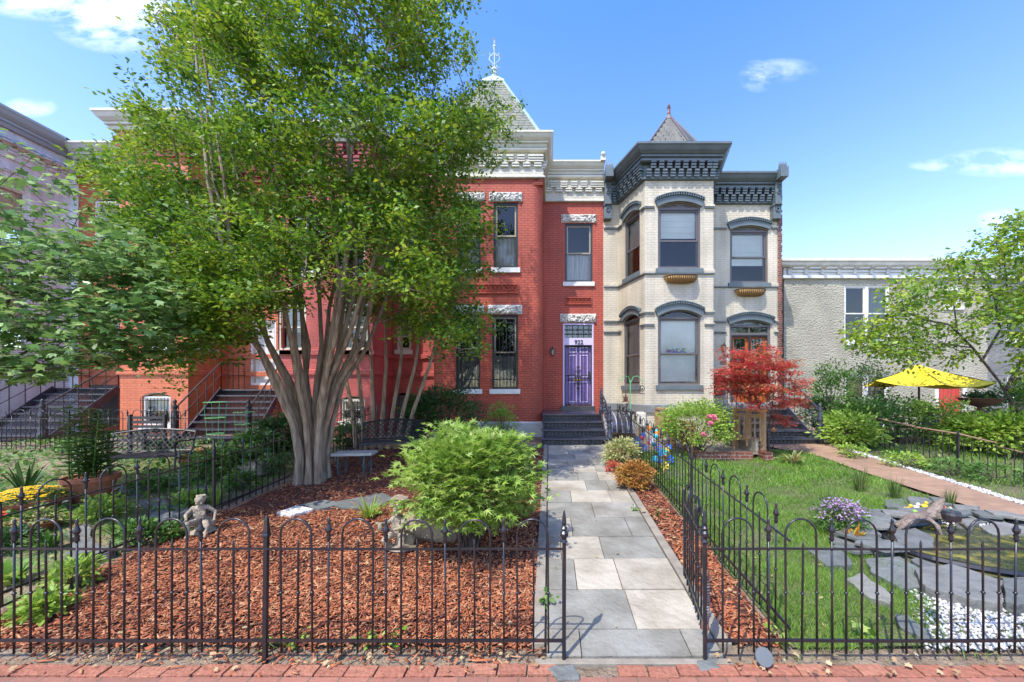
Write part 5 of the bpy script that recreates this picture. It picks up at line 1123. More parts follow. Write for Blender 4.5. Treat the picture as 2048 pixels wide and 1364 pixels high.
m.tube(sp,.004,4); m.build('gate_spring',mat('steel_spring',(.25,.25,.25),.35,metal=.8),gt)
m=MB()
for z in (.22,.62,.82): m.lathe((1.15,2.8,z),[(.026,0),(.028,.02),(.026,.04)],8)
m.build('hinge',mat('rusty_hinge',(.2,.09,.05),.8),gt)
# garden fence at right with a branch rail
gf=thing('garden_fence','low rusty fence of thin pickets topped by a bare branch, along the right garden','fence',(8.0,8,0))
mk=MB(); mk.tube([(0,0,0),(0,0,.6),(0,0,.66)],[.008,.008,.002],5); mk.ell((0,0,.16),(.014,.014,.012),6,4); mkp=mk.mesh('picket'); mkp.materials.append(M_iron)
for i in range(36): y=6.1+i*.13; part(mkp,'picket',gf,(8.12-.03*(y-6.1),y,gzf(0,y)+random.uniform(-.03,.02)))
for y in (6.3,7.5,9.2,10.6): part(MO,'post',gf,(8.12-.03*(y-6.1),y,gzf(0,y)),0,(1,1,.72))
m=MB(); m.tube([(8.13,6.9,gzf(0,6.9)+.66),(8.1,7.5,gzf(0,7.5)+.70),(8.06,8.3,gzf(0,8.3)+.68),(8.03,9.2,gzf(0,9.2)+.72),(8.0,10.2,gzf(0,10)+.7)],[.012,.018,.022,.027,.02],6); m.tube([(8.15,6.0,gzf(0,6)+.55),(8.13,6.9,gzf(0,6.9)+.60)],.012,5); m.build('branch_rail',mat('bare_branch',(.30,.19,.12),.8,(.2,.12,.08),9),gf,smooth=True)
# ---------------- benches ----------------
def bench(label,x,y,rz,w=1.2,lat=True):
    z=gzf(x,y); b=thing('garden_bench',label,'bench',(x,y,z),'black iron garden benches'); a=w/2
    def L(m,nm,mt=M_black):
        me=m.mesh(nm); me.materials.append(mt); o=bpy.data.objects.new(nm,me); sc.collection.objects.link(o); o.parent=b; return o
    m=MB()
    for i in range(11): yy_=-.22+.44*i/10; m.box(-a,a,yy_-.014,yy_+.014,.42,.435)
    m.box(-a,a,-.24,-.215,.40,.44); m.box(-a,a,.215,.24,.40,.44); L(m,'seat')
    m=MB(); arch_=[(-a+w*i/12,.26+.12*.9,.80+.07*math.sin(pi*i/12)) for i in range(13)]; m.tube(arch_,.017,5); m.tube([(-a,.25,.46),(a,.25,.46)],.014,5)
    for s in (-a,a): m.tube([(s,.24,.44),(s,.30,.62),(s,.37,.80)],.017,5)
    L(m,'back_frame')
    m=MB(); n=int(w/.085)
    for i in range(-4,n+4):
        for sg in (-1,1):
            x0_=-a+i*.085; x1_=x0_+sg*.34; pts_=[]
            for t_ in np.linspace(0,1,5):
                xx=x0_+(x1_-x0_)*t_
                if -a<=xx<=a: pts_.append((xx,.25+.12*t_,.46+(.34+.065*math.sin(pi*(xx+a)/w))*t_))
            if len(pts_)>1: m.tube(pts_,.0085,4,caps=False)
    L(m,'back_lattice')
    for sx in (-a,a):
        m=MB(); m.tube([(sx,-.22,.42),(sx,-.24,.62),(sx,-.16,.68),(sx,.1,.66),(sx,.31,.66)],.015,6); m.tube([(sx,-.22+.05*math.cos(q),.62+.05*math.sin(q)) for q in np.linspace(0,5,8)],.012,4); L(m,'armrest')
        for sy,e in ((-.22,-.06),(.22,.08)):
            m=MB(); m.tube([(sx,sy,.42),(sx,sy+e*.2-.02,.25),(sx,sy+e,.02),(sx,sy+e*1.6,0)],[.02,.016,.014,.018],6); L(m,'leg')
    b.rotation_euler=(0,0,rz); return b
bench('black iron lattice-backed bench on the left yard path behind the flower pots',-7.45,6.95,.28,1.25)
bench('black iron lattice-backed bench to the right of the myrtle trunks, half behind the green shrub',-3.3,8.1,.35,1.25)
t=thing('slatted_bench','small dark wooden slat bench by the fence below the orange house','bench',(-9.0,8.3,gzf(0,8.3))); m=MB(); z=gzf(0,8.3)
for i in range(5): m.box(-9.4,-8.6,8.5,8.53,z+.45+.1*i,z+.51+.1*i)
m.build('backrest',M_black,t); m=MB()
for i in range(4): m.box(-9.4,-8.6,8.08+.1*i,8.16+.1*i,z+.40,z+.42)
m.build('seat',M_black,t)
for sx in (-9.4,-8.63):
    m=MB(); m.box(sx,sx+.05,8.05,8.1,z,z+.6); m.box(sx,sx+.05,8.48,8.53,z,z+.95); m.box(sx,sx+.05,8.05,8.5,z+.58,z+.61); m.build('leg',M_black,t)
# stone-top bench
sx,sy=-3.68,7.2; z=gzf(0,sy); t=thing('stone_bench','small grey stone-topped bench on scrolled iron legs beside the myrtle trunks','bench',(sx,sy,z))
m=MB(); ca,sa=math.cos(.12),math.sin(.12)
m.slab([(sx+a*ca-b*sa,sy+a*sa+b*ca) for a,b in ((-.36,-.19),(.36,-.19),(.36,.19),(-.36,.19))],z+.37,z+.425); m.build('bench_top',mat('pale_stone_top',(.42,.41,.37),.8,(.33,.32,.29),8),t,bevel=.012)
for a in (-.24,.24):
    m=MB()
    for b in (-.12,.12):
        m.tube([(sx+a+.0*q,sy+b*(1+.3*math.sin(q*3)),z+.37-.36*q) for q in np.linspace(0,1,8)],.017,5); m.tube([(sx+a,sy+b+.06*math.cos(q),z+.18+.06*math.sin(q)) for q in np.linspace(0,6,10)],.012,4)
    m.tube([(sx+a,sy-.16,z+.02),(sx+a,sy+.16,z+.02)],.014,4); m.build('leg',mat('verdigris_iron',(.07,.09,.085),.6),t)
# ---------------- statues ----------------
def statue(label,x,y,z,s,rz,kind):
    m=MB()
    def cap(a,b,r0,r1):
        a=Vector(a);b=Vector(b)
        for i in range(7): q=i/6; p=a.lerp(b,q); m.ell(tuple(p),r0+(r1-r0)*q,8,6)
    m.ell((0,.02,.03),(.17,.14,.04),14,6); m.ell((.02,.06,.10),(.12,.10,.10),12,8)
    cap((0,.0,.20),(0,-.01,.27),.062,.058); cap((0,-.01,.27),(.0,-.015,.35),.056,.06)      # torso
    cap((0,-.02,.39),(0,-.02,.41),.026,.024); m.ell((0,-.035,.455),(.050,.055,.06),12,9)
    m.ell((0,-.088,.452),(.010,.014,.012),6,5); m.ell((0,-.08,.43),(.018,.012,.007),6,5)
    for q in (-1,1): m.ell((q*.05,-.03,.455),(.009,.014,.018),6,5); m.ell((q*.024,-.078,.42),(.018,.014,.014),6,5)
    for q in range(16): an=q*.9; m.ell((.044*math.cos(an),-.02+.046*math.sin(an)*.9+.01,.485+.02*math.cos(q*2.1)),(.02,.02,.018),6,5)
    if kind:   # kneeling, arms forward
        cap((-.05,-.03,.20),(-.09,-.14,.15),.045,.036); cap((-.09,-.14,.15),(-.10,-.04,.06),.033,.024); cap((-.10,-.05,.06),(-.10,-.13,.04),.022,.018)
        cap((.05,-.03,.19),(.12,-.12,.11),.045,.036); cap((.12,-.12,.11),(.16,.0,.05),.032,.024); cap((.16,.0,.05),(.18,.05,.04),.022,.018)
        cap((-.07,-.02,.36),(-.13,-.06,.30),.027,.021); cap((-.13,-.06,.30),(-.16,-.15,.33),.02,.016); m.ell((-.165,-.165,.335),(.02,.02,.018))
        cap((.07,-.02,.36),(.10,-.08,.29),.027,.021); cap((.10,-.08,.29),(.04,-.16,.28),.02,.016); m.ell((.03,-.17,.285),(.02,.02,.018)); m.ell((-.12,-.17,.30),(.03,.02,.05))
    else:      # seated, knees up, arm on knee
        cap((-.05,-.03,.17),(-.08,-.16,.20),.045,.036); cap((-.08,-.16,.20),(-.08,-.17,.06),.032,.022); cap((-.08,-.17,.05),(-.08,-.23,.04),.022,.018)
        cap((.05,-.03,.17),(.10,-.15,.13),.045,.036); cap((.10,-.15,.13),(.10,-.22,.05),.032,.022); cap((.10,-.22,.05),(.12,-.28,.04),.022,.018)
        cap((-.07,-.02,.36),(-.14,-.05,.28),.027,.021); cap((-.14,-.05,.28),(-.10,-.15,.25),.02,.016); m.ell((-.095,-.17,.25),(.02,.02,.018))
        cap((.07,-.02,.36),(.15,.0,.28),.027,.021); cap((.15,.0,.28),(.16,-.08,.2),.02,.016); m.ell((.16,-.09,.19),(.02,.02,.018))
    for q in range(7): m.tube([(-.06+.02*q,-.065,.37-.01*q),(-.05+.018*q,-.075,.27),(-.02+.01*q,-.07,.21)],.008,4)
    me=m.mesh('statue'); me.materials.append(M_statue); o=bpy.data.objects.new('cherub_statue',me); sc.collection.objects.link(o); o.location=(x,y,z); o.rotation_euler=(0,0,rz); o.scale=(s,s,s)
    r=o.modifiers.new('r','REMESH'); r.mode='VOXEL'; r.voxel_size=.0075; r.use_smooth_shade=True
    sm=o.modifiers.new('s','SMOOTH'); sm.iterations=2; return tag(o,label,'statue')
g=G(402,1068); statue('weathered cast stone cherub sitting by the left divider fence',g[0],g[1],g[2],.95,.45,False)
g=G(800,1100); statue('weathered cast stone cherub kneeling before the boulder by the green shrub',g[0],g[1],g[2],1.02,-.35,True)
# ---------------- rocks and stones ----------------
def rock(name,label,x,y,z,rx_,ry_,rz_,m_,group=None,seed=0,rot=0):
    rr=random.Random(seed); m=MB(); n,k=16,9; vs=[];fs=[]
    ph=[rr.uniform(0,6) for _ in range(6)]
    for i in range(k+1):
        th=pi*i/k
        for j in range(n):
            an=2*pi*j/n; d=Vector((math.sin(th)*math.cos(an),math.sin(th)*math.sin(an),math.cos(th))); f=1+.13*math.sin(3*d.x+ph[0])+.12*math.sin(4*d.y+ph[1])+.1*math.sin(5*d.z+ph[2]+2*d.x)+.05*math.sin(9*d.x+7*d.y+ph[3])
            q=Vector([math.copysign(abs(c)**.75,c) for c in d])*f; c_,s_=math.cos(rot),math.sin(rot); a,b=q.x*rx_,q.y*ry_; vs.append((x+a*c_-b*s_,y+a*s_+b*c_,z+q.z*rz_))
    for i in range(k):
        for j in range(n): fs.append((i*n+j,(i+1)*n+j,(i+1)*n+(j+1)%n,i*n+(j+1)%n))
    m.add(vs,fs); o=m.build(name,m_,loc=(x,y,z-rz_*.8)); return tag(o,label,'rock' if 'rock' in name or 'boulder' in name else 'stone',group)
g=G(855,1075); rock('boulder','large tan boulder behind the kneeling cherub, under the green shrub',g[0]+.05,g[1]+.15,g[2]+.12,.42,.25,.26,M_boulder,seed=3)
g=G(800,1010); rock('rock','small tan rock just behind the cherub by the boulder',g[0],g[1],g[2]+.05,.12,.1,.09,M_boulder,seed=5)
g=G(510,955); rock('sandstone_block','squared brown sandstone block behind the left divider fence',g[0]-.1,g[1]+.1,g[2]+.12,.38,.2,.18,M_boulder,seed=8)
def stone(px_poly,label,th=.05,tone=None,group=None,name='stone_slab',tilt=0,lift=0,mt=None):
    pts=[G(*p) for p in px_poly]; cx=sum(p[0] for p in pts)/len(pts); cy=sum(p[1] for p in pts)/len(pts)
    q_=[]
    for i_ in range(len(pts)):
        a_,b_=pts[i_],pts[(i_+1)%len(pts)]
        for t_ in (0,.33,.66):
            j_=.0 if t_==0 else .022; q_.append((a_[0]+(b_[0]-a_[0])*t_+random.uniform(-j_,j_),a_[1]+(b_[1]-a_[1])*t_+random.uniform(-j_,j_)*.8,a_[2]+(b_[2]-a_[2])*t_))
    pts=q_
    m=MB(); pl_=[(p[0],p[1]) for p in pts]; zt=[p[2]+th+lift+tilt*(p[0]-cx) for p in pts]; zb=[p[2]-.02+lift for p in pts]
    # order polygon counterclockwise seen from above
    ar_=sum(pl_[i][0]*pl_[(i+1)%len(pl_)][1]-pl_[(i+1)%len(pl_)][0]*pl_[i][1] for i in range(len(pl_)))
    if ar_<0: pl_=pl_[::-1]; zt=zt[::-1]; zb=zb[::-1]
    m.slab(pl_,zb,zt); m.r=[random.random() if tone is None else tone]*len(m.r)
    o=m.build(name,mt or M_stone,loc=(cx,cy,gzf(0,cy)),bevel=.01); return tag(o,label,'stone',group)
stone([(553,1028),(592,1014),(628,1021),(580,1035)],'pale white stepping slab lying in the mulch left of the daylily',.03,.95,mt=M_rock)
stone([(600,1012),(650,1003),(690,1010),(640,1021)],'grey stepping slab between the white slab and the daylily',.03,.2)
stone([(652,1010),(730,995),(765,988),(790,1000),(745,1022),(690,1018)],'large grey stepping slab behind the daylily',.03,.1)
pond='slate slabs around the pond'
L1='grey slate slab laid among others round the edge of the pond'
for i,pp in enumerate([
 [(1768,1008),(1805,998),(1828,1008),(1820,1022),(1775,1024)],[(1815,1000),(1850,1000),(1868,1010),(1845,1020),(1822,1018)],[(1858,1002),(1895,1006),(1905,1018),(1872,1020)],
 [(1765,1028),(1800,1026),(1808,1038),(1770,1045)],[(1760,1044),(1808,1040),(1815,1052),(1770,1056)],[(1905,1040),(1935,1030),(1965,1048),(1945,1066),(1912,1060)],
 [(1940,1028),(1975,1032),(1990,1050),(1960,1052)],[(1975,1030),(2005,1038),(2010,1056),(1985,1056)],[(1960,1062),(2010,1056),(2048,1066),(2048,1078),(1985,1078)],[(2010,1040),(2060,1050),(2060,1066),(2018,1056)],
 [(1745,1093),(1785,1090),(1790,1116),(1750,1120)],[(1785,1070),(1830,1065),(1868,1085),(1870,1108),(1830,1112),(1795,1098)],
 [(1730,1125),(1800,1120),(1848,1150),(1855,1182),(1800,1185),(1740,1150)],
 [(1615,1108),(1680,1110),(1705,1140),(1655,1142)],[(1690,1170),(1725,1160),(1785,1210),(1780,1225),(1740,1210)],[(1788,1240),(1815,1236),(1870,1285),(1850,1290),(1800,1265)],
 [(1820,1130),(1860,1120),(1885,1150),(1868,1165)],[(1905,1018),(1960,1022),(1950,1030),(1912,1030)]]):
    stone(pp,L1,.045+.015*(i%3),group=pond,name='slate_slab',tilt=.04*((i%5)-2))
for i in range(30):
    a=.25+2.9*(i%15)/14+random.uniform(-.08,.08); lay=i//15; rr_=1.16+.12*random.random()+.16*(1-lay); x_=PC[0]+PR[0]*rr_*math.cos(a); y_=PC[1]+PR[1]*rr_*math.sin(a)
    if x_>6.5: continue
    w_=random.uniform(.13,.24); r0=random.uniform(0,3); pp_=[]
    for k in range(5): b_=r0+k*2*pi/5; pp_.append((x_+w_*math.cos(b_)*1.25,y_+w_*math.sin(b_)*.8))
    m=MB(); z_=gzf(0,y_)+.03+lay*.055; tl=random.uniform(-.12,.12); m.slab(pp_,[z_+tl*(p_[0]-x_) for p_ in pp_],[z_+.04+tl*(p_[0]-x_) for p_ in pp_]); tag(m.build('slate_slab',M_stone,loc=(x_,y_,z_),bevel=.006),L1,'stone',pond)
stone([(1828,1158),(1900,1148),(2010,1185),(2005,1232),(1940,1222),(1850,1195)],'long pale rounded shore slab at the front edge of the pond',.11,.8,name='slate_slab')
stone([(2005,1180),(2060,1178),(2080,1225),(2030,1240),(2010,1225)],'dark stacked slate at the right end of the pale shore slab',.12,.05,name='slate_slab')
for i,pp in enumerate([[(130,1078),(175,1060),(190,1085),(150,1092)],[(140,1095),(185,1085),(215,1105),(160,1118)],[(165,1108),(230,1098),(232,1112),(190,1125)],[(130,1120),(170,1116),(190,1132),(140,1135)],[(280,1010),(330,1000),(345,1016),(300,1025)],[(280,1020),(350,1015),(400,1035),(330,1050)],[(40,1035),(80,1020),(110,1040),(60,1055)],[(365,985),(410,975),(430,985),(390,995)]]):
    stone(pp,['topmost tilted slate behind the front fence, nearest the left cherub','second tilted slate down behind the front fence','broad slate jutting right behind the front fence','lowest small slate of the stack behind the front fence','small flat stone by the divider fence, farther of two','flat stone just left of the seated cherub','flat stone below the orange-red flower pot','pale flat stone behind the seated cherub, beside the bench leg'][i],.06,group='loose flat stones in the left yard',name='flat_stone',tilt=.15*((i%3)-1))
stone([(200,985),(330,950),(345,960),(215,1003)],'long grey paving slab under the left bench',.02,.5,name='paving_slab')
stone([(1095,1338),(1148,1330),(1160,1360),(1115,1364)],'grey stone patch set in the brick sidewalk left of the gateway',.012,.3,name='paving_slab')
stone([(1392,1322),(1440,1318),(1442,1340),(1400,1345)],'grey paving stone at the foot of the right gate post',.012,.3,name='paving_slab')
# pond
m=MB(); n=36; zp=.115
m.add([(PC[0]+PR[0]*(1+.07*math.sin(3*a))*math.cos(a),PC[1]+PR[1]*(1+.05*math.cos(4*a))*math.sin(a),zp+.09) for a in np.linspace(0,2*pi,n,endpoint=False)],[tuple(range(n))])
wm=bpy.data.materials.new('pond_water'); t_,n_,l_=nodes(wm); b=n_['Principled BSDF']; b.inputs['Roughness'].default_value=.06; b.inputs['Base Color'].default_value=(.05,.06,.015,1)
nz_=n_.new('ShaderNodeTexNoise'); nz_.inputs['Scale'].default_value=6; nz_.inputs['Detail'].default_value=6; gg=n_.new('ShaderNodeNewGeometry'); l_.new(gg.outputs['Position'],nz_.inputs['Vector']); cr=n_.new('ShaderNodeValToRGB'); cr.color_ramp.elements[0].color=(.025,.035,.015,1); cr.color_ramp.elements[0].position=.48; cr.color_ramp.elements[1].color=(.28,.24,.03,1); cr.color_ramp.elements[1].position=.75; l_.new(nz_.outputs[0],cr.inputs[0]); l_.new(cr.outputs[0],b.inputs['Base Color'])
bp=n_.new('ShaderNodeBump'); bp.inputs['Strength'].default_value=.3; bp.inputs['Distance'].default_value=.02; n2=n_.new('ShaderNodeTexNoise'); n2.inputs['Scale'].default_value=14; l_.new(gg.outputs['Position'],n2.inputs['Vector']); l_.new(n2.outputs[0],bp.inputs['Height']); l_.new(bp.outputs[0],b.inputs['Normal'])
tag(m.build('pond_water',wm),kind='structure')
m=MB(); ring=[(PC[0]+(PR[0]+.06)*math.cos(a),PC[1]+(PR[1]+.05)*math.sin(a),zp+.085) for a in np.linspace(0,2*pi,48,endpoint=False)]
m.tube(ring,.035,6,closed=True); tag(m.build('pond_liner',mat('black_pond_liner',(.015,.015,.018),.3),loc=(PC[0],PC[1],zp)),'black plastic pond liner rim edging the water','pond liner')
def pebbles(label,regs,s,keep=None):
    ps=[]
    for x0,x1,y0,y1,n in regs: ps.append(np.stack([R.uniform(x0,x1,n),R.uniform(y0,y1,n)],1))
    p=np.concatenate(ps)
    if keep is not None: p=p[keep(p)]
    n=len(p); pos=np.column_stack([p,gz(0*p[:,1],p[:,1])+.015+R.uniform(0,.012,n)])
    o8=np.array([(1,0,0),(0,1,0),(-1,0,0),(0,-1,0),(0,0,.7),(0,0,-.7)]); f8=np.array([(0,1,4),(1,2,4),(2,3,4),(3,0,4),(1,0,5),(2,1,5),(3,2,5),(0,3,5)])
    yd=R.normal(size=(n,3)); yd[:,2]*=.1; v,f=scatter((o8,f8),pos,yd,np.tile((0,0,1.),(n,1))+R.normal(size=(n,3))*.2,s*R.uniform(.5,1.2,n),s*R.uniform(.5,1.2,n)*.8)
    o=npmesh('pebbles',v,f,np.repeat(R.uniform(0,1,n),8),M_pebble,loc=(0,0,0)); tag(o,label,'pebbles',kind='stuff')
pebbles('white pebbles between the front fence and the pond slabs',[(2.7,5.2,2.86,3.62,5200)],.022,lambda p:(p[:,0]>2.95+(p[:,1]-2.86)*.8+R.uniform(-.15,.15,len(p)))&~(((p[:,0]-PC[0])/PR[0])**2+((p[:,1]-PC[1])/PR[1])**2<1.1))
pebbles('white pebble strip along the brick garden path',[(7.05,7.22,4.6,9.6,1500)],.028)
pebbles('white pebbles behind the pond at the brick path',[(5.2,6.05,4.95,5.6,700)],.024)
# driftwood, duck toys
g=G(1840,1062); m=MB(); m.tube([(g[0]-.35,g[1]-.05,g[2]+.08),(g[0]-.12,g[1],g[2]+.16),(g[0]+.15,g[1]+.02,g[2]+.2),(g[0]+.3,g[1]+.05,g[2]+.33),(g[0]+.36,g[1]+.05,g[2]+.4)],[.03,.06,.07,.05,.012],8); m.tube([(g[0]-.05,g[1],g[2]+.15),(g[0]-.28,g[1]-.1,g[2]+.13),(g[0]-.42,g[1]-.12,g[2]+.03)],[.05,.04,.012],7); m.tube([(g[0]+.18,g[1],g[2]+.2),(g[0]+.4,g[1]-.1,g[2]+.16),(g[0]+.5,g[1]-.12,g[2]+.04)],[.05,.035,.012],7); m.tube([(g[0]+.05,g[1],g[2]+.18),(g[0]+.1,g[1]-.12,g[2]+.1),(g[0]+.08,g[1]-.2,g[2]-.0)],[.045,.03,.01],7)
tag(m.build('driftwood',mat('grey_driftwood',(.28,.22,.17),.9,(.14,.10,.08),9,bump=.2),loc=g,smooth=True),'twisted grey driftwood stump leaning over the pond','driftwood')
def duck(px,py,c1,c2,lab,nm='toy_duck'):
    g=G(px,py); g=(g[0],g[1],g[2]+.055); t=thing(nm,lab,'toy',g); m=MB(); m.ell((g[0],g[1],g[2]+.03),(.05,.035,.03)); m.ell((g[0]+.03,g[1],g[2]+.075),(.024,.024,.024)); m.tube([(g[0]-.04,g[1],g[2]+.035),(g[0]-.065,g[1],g[2]+.06)],[.018,.004],6); m.build('body',c1,t,smooth=True)
    m=MB(); m.tube([(g[0]+.05,g[1],g[2]+.073),(g[0]+.07,g[1],g[2]+.07)],[.012,.006],6); m.build('beak',c2,t)
Yd=mat('yellow_plastic',(.8,.55,.03),.35); Od=mat('orange_plastic',(.75,.2,.03),.35); Rd=mat('red_plastic',(.65,.04,.03),.3); Wd=mat('white_plastic',(.75,.75,.72),.4); Gd=mat('lime_plastic',(.25,.6,.08),.4)
duck(1817,1030,Yd,Od,'yellow toy duck at the left of the row on the pond slabs'); duck(1832,1027,Wd,Od,'white toy duck on the pond slabs between two yellow ones'); duck(1848,1024,Yd,Rd,'orange-beaked yellow toy duck nearest the driftwood tip'); duck(1882,1032,Rd,Yd,'red toy duck alone on a pond slab right of the driftwood'); duck(1825,1042,Gd,Yd,'lime green toy duck in front of the yellow duck')
# solar light on the spear, clear disc light
g=(X(1903),2.78,1.02); t=thing('solar_light','round black solar lamp head clamped on a spear of the right front fence','lamp',g); m=MB(); m.lathe(g,[(.03,0),(.05,.01),(.058,.05),(.05,.07)],14); m.build('housing',M_black,t); m=MB(); m.lathe((g[0],g[1],g[2]+.07),[(.048,0),(.048,.004)],14); m.build('solar_panel',mat('solar_cell',(.02,.03,.06),.15),t)
g=(X(1517),2.72,.02); t=thing('disc_light','clear round solar disc light standing in the soil under the right front fence','lamp',g); m=MB(); m.lathe((0,0,0),[(.05,0),(.062,.012),(.06,.02),(.02,.022)],20); me=m.mesh('lens'); me.materials.append(mat('frosted_plastic',(.12,.13,.13),.35)); o=bpy.data.objects.new('lens',me); sc.collection.objects.link(o); o.parent=t; o.rotation_euler=(1.0,0,0); o.location=(0,0,.05)
# ---------------- pots ----------------
def pot(name,label,x,y,r_,h,z=None,cat='pot'):
    z=gzf(x,y) if z is None else z; t=thing(name,label,cat,(x,y,z)); m=MB(); m.lathe((x,y,z),[(r_*.62,0),(r_*.68,.02),(r_*.9,h*.75),(r_*.92,h*.8),(r_*1.04,h*.81),(r_*1.06,h),(r_*.95,h),(r_*.9,h*.88)],28); m.build('pot_body',M_terra,t,smooth=False,bevel=.004)
    m=MB(); m.lathe((x,y,z+h*.85),[(r_*.9,0),(r_*.88,.01)],20); m.build('potting_soil',M_soil,t); return t,z+h
def pots():
    t,z=pot('flower_pot','big terracotta pot holding tall lily stems beside the left bench',-7.05,5.85,.30,.40)
    m=MB(); lp=[];yd=[]
    for k in range(18):
        a=k*2.4; rr=.05+.16*(k%4)/3; x=-7.05+rr*math.cos(a); y=5.85+rr*math.sin(a); h=random.uniform(.55,1.12)*(1.0 if k<8 else .5); lx=random.uniform(-.12,.12); m.tube([(x,y,z-.05),(x+lx*.5,y,z+h*.5),(x+lx,y,z+h)],[.010,.008,.005],5)
        for j in range(int(h*46)): q=(j+.5)/(h*46); lp.append((x+lx*q,y,z+h*q)); b=j*2.4; yd.append((math.cos(b),math.sin(b),.25))
    m.build('stem',L_green,t); lp=np.array(lp); yd=np.array(yd); v,f=scatter(T_OVAL,lp,yd,np.tile((0,0,1.),(len(lp),1)),.19*R.uniform(.7,1.1,len(lp)),.085); npmesh('foliage',v,f,np.repeat(R.uniform(0,1,len(lp)),8),L_green,t)
    def mound(nm,lab,x,y,r_,h,mm,fm,ny=160,fs=.03,hh=.1):
        t,z=pot(nm,lab,x,y,r_,h); n=700; a=R.uniform(0,2*pi,n); q=np.sqrt(R.uniform(0,1,n))*r_*1.12; lp=np.column_stack([x+q*np.cos(a),y+q*np.sin(a),z+hh*(1-(q/r_/1.2)**2)*R.uniform(.3,1,n)]); leaves('foliage',T_OVAL,lp,.045,mm,t)
        if fm:
            n=ny; a=R.uniform(0,2*pi,n); q=np.sqrt(R.uniform(0,1,n))*r_*1.15; c=np.column_stack([x+q*np.cos(a),y+q*np.sin(a),z+hh*1.1*(1-(q/r_/1.35)**2)+.02]); lp=np.repeat(c,5,0); an=np.tile(np.arange(5)*1.2566,n); yd=np.column_stack([np.cos(an),np.sin(an)*.9,np.sin(an)*0+.25]); v,f=scatter(T_OVAL,lp,yd,np.tile((0,-.5,1.),(len(lp),1)),fs,fs*1.4); npmesh('blossom',v,f,np.repeat(R.uniform(0,1,len(lp)),8),fm,t)
        return t
    mound('flower_pot','terracotta bowl brimming with yellow flowers left of the big lily pot',-7.25,5.3,.34,.24,L_green,L_yel,230,.028,.13)
    mound('flower_pot','small terracotta bowl of grey-green foliage in front of the yellow flowers',-6.55,4.85,.22,.13,L_var,None,hh=.16)
    mound('flower_pot','terracotta pot of orange-red flowers at the left edge below the yellow ones',-6.95,4.65,.22,.16,L_green,L_orf,140,.03,.12)
    mound('flower_pot','terracotta pot with red and white flowers right of the left bench',-7.0,7.6,.28,.22,L_dark,L_orf,30,.03,.14)
    mound('flower_pot','small terracotta pot of leafy green plants behind the divider fence by the myrtle',-6.3,8.2,.2,.2,L_green,None,hh=.25)
pots()
# tomato cages
def cage(label,x,y,h=1.15,r_=.22):
    z=gzf(x,y); m=MB()
    for k in range(4): a=k*pi/2+.4; m.tube([(x+.6*r_*math.cos(a),y+.6*r_*math.sin(a),z),(x+r_*math.cos(a),y+r_*math.sin(a),z+h)],.006,4)
    for q in (.35,.68,1): rr=r_*(.6+.4*q); m.tube([(x+rr*math.cos(a),y+rr*math.sin(a),z+h*q) for a in np.linspace(0,2*pi,20,endpoint=False)],.006,4,closed=True)
    tag(m.build('tomato_cage',M_greenwire,loc=(x,y,z)),label,'plant support','green wire tomato cages')
cage('green wire tomato cage standing in front of the lower iron stairs',-7.9,9.0); cage('shorter green wire tomato cage behind the divider fence next to the first one',-7.3,9.1,.9,.2)
# shepherd hook, bird feeder etc. by the cream house
hx,hy=XP(1262,10.2),10.2; z0=.576; t=thing('shepherd_hook','tall pale green shepherd hook pole with two curled arms in front of the cream house','garden hook',(hx,hy,z0))
m=MB(); m.tube([(hx,hy,z0),(hx-.02,hy,2.25)],.012,6); m.build('pole',M_greenwire,t)
for s in (-1,1):
    m=MB(); m.tube([(hx-.02,hy,2.15),(hx+s*.06,hy,2.33),(hx+s*.18,hy,2.36),(hx+s*.27,hy,2.25),(hx+s*.31,hy,2.20),(hx+s*.34,hy,2.24)],.010,5); m.build('arm',M_greenwire,t)
m=MB(); x=hx+.30; z=2.18; m.tube([(x,hy,z),(x,hy,z-.08)],.004,4); m.tube([(x+.06*math.cos(a),hy,z-.16+.075*math.sin(a)) for a in np.linspace(0,6.28,14,endpoint=False)],.01,5,closed=True); m.ell((x,hy,z-.18),(.025,.025,.03)); m.tube([(x,hy,z-.23),(x,hy,z-.3)],.004,4); m.box(x-.06,x+.06,hy-.03,hy+.03,z-.31,z-.29)
tag(m.build('wind_ornament',M_black,loc=(x,hy,z-.3)),'small dark iron ornament hanging from the right arm of the green hook','ornament')
m=MB(); tx,tz=XP(1251,12.3),ZP(798,12.3); yv=12.28
m.ell((tx,yv,tz),(.075,.02,.10)); m.ell((tx,yv-.01,tz+.13),(.03,.02,.035))
for a,b in ((-1,1),(1,1),(-1,-1),(1,-1)): m.tube([(tx+a*.05,yv,tz+b*.06),(tx+a*.11,yv,tz+b*.1)],[.022,.008],5)
m.box(tx-.02,tx+.02,yv,yv+.12,tz-.02,tz+.02)
tag(m.build('wall_ornament',mat('brown_metal',(.10,.04,.025),.5),loc=(tx,yv,tz)),'dark brown turtle-shaped metal ornament on the cream wall above the grey ledge','ornament')
m=MB(); x0_,x1_=XP(1272,11.6),XP(1290,11.6); m.box(x0_,x1_,11.45,11.62,ZP(855,11.5),ZP(824,11.5)); m.box(x0_+.02,x1_-.02,11.43,11.45,ZP(852,11.5),ZP(826,11.5)); m.tube([((x0_+x1_)/2,11.55,.6),((x0_+x1_)/2,11.55,ZP(855,11.5))],.02,6); tag(m.build('utility_box',M_creamtrim,loc=(x0_,11.5,.6),bevel=.01),'small cream metal utility box on the basement wall of the cream house','utility box')
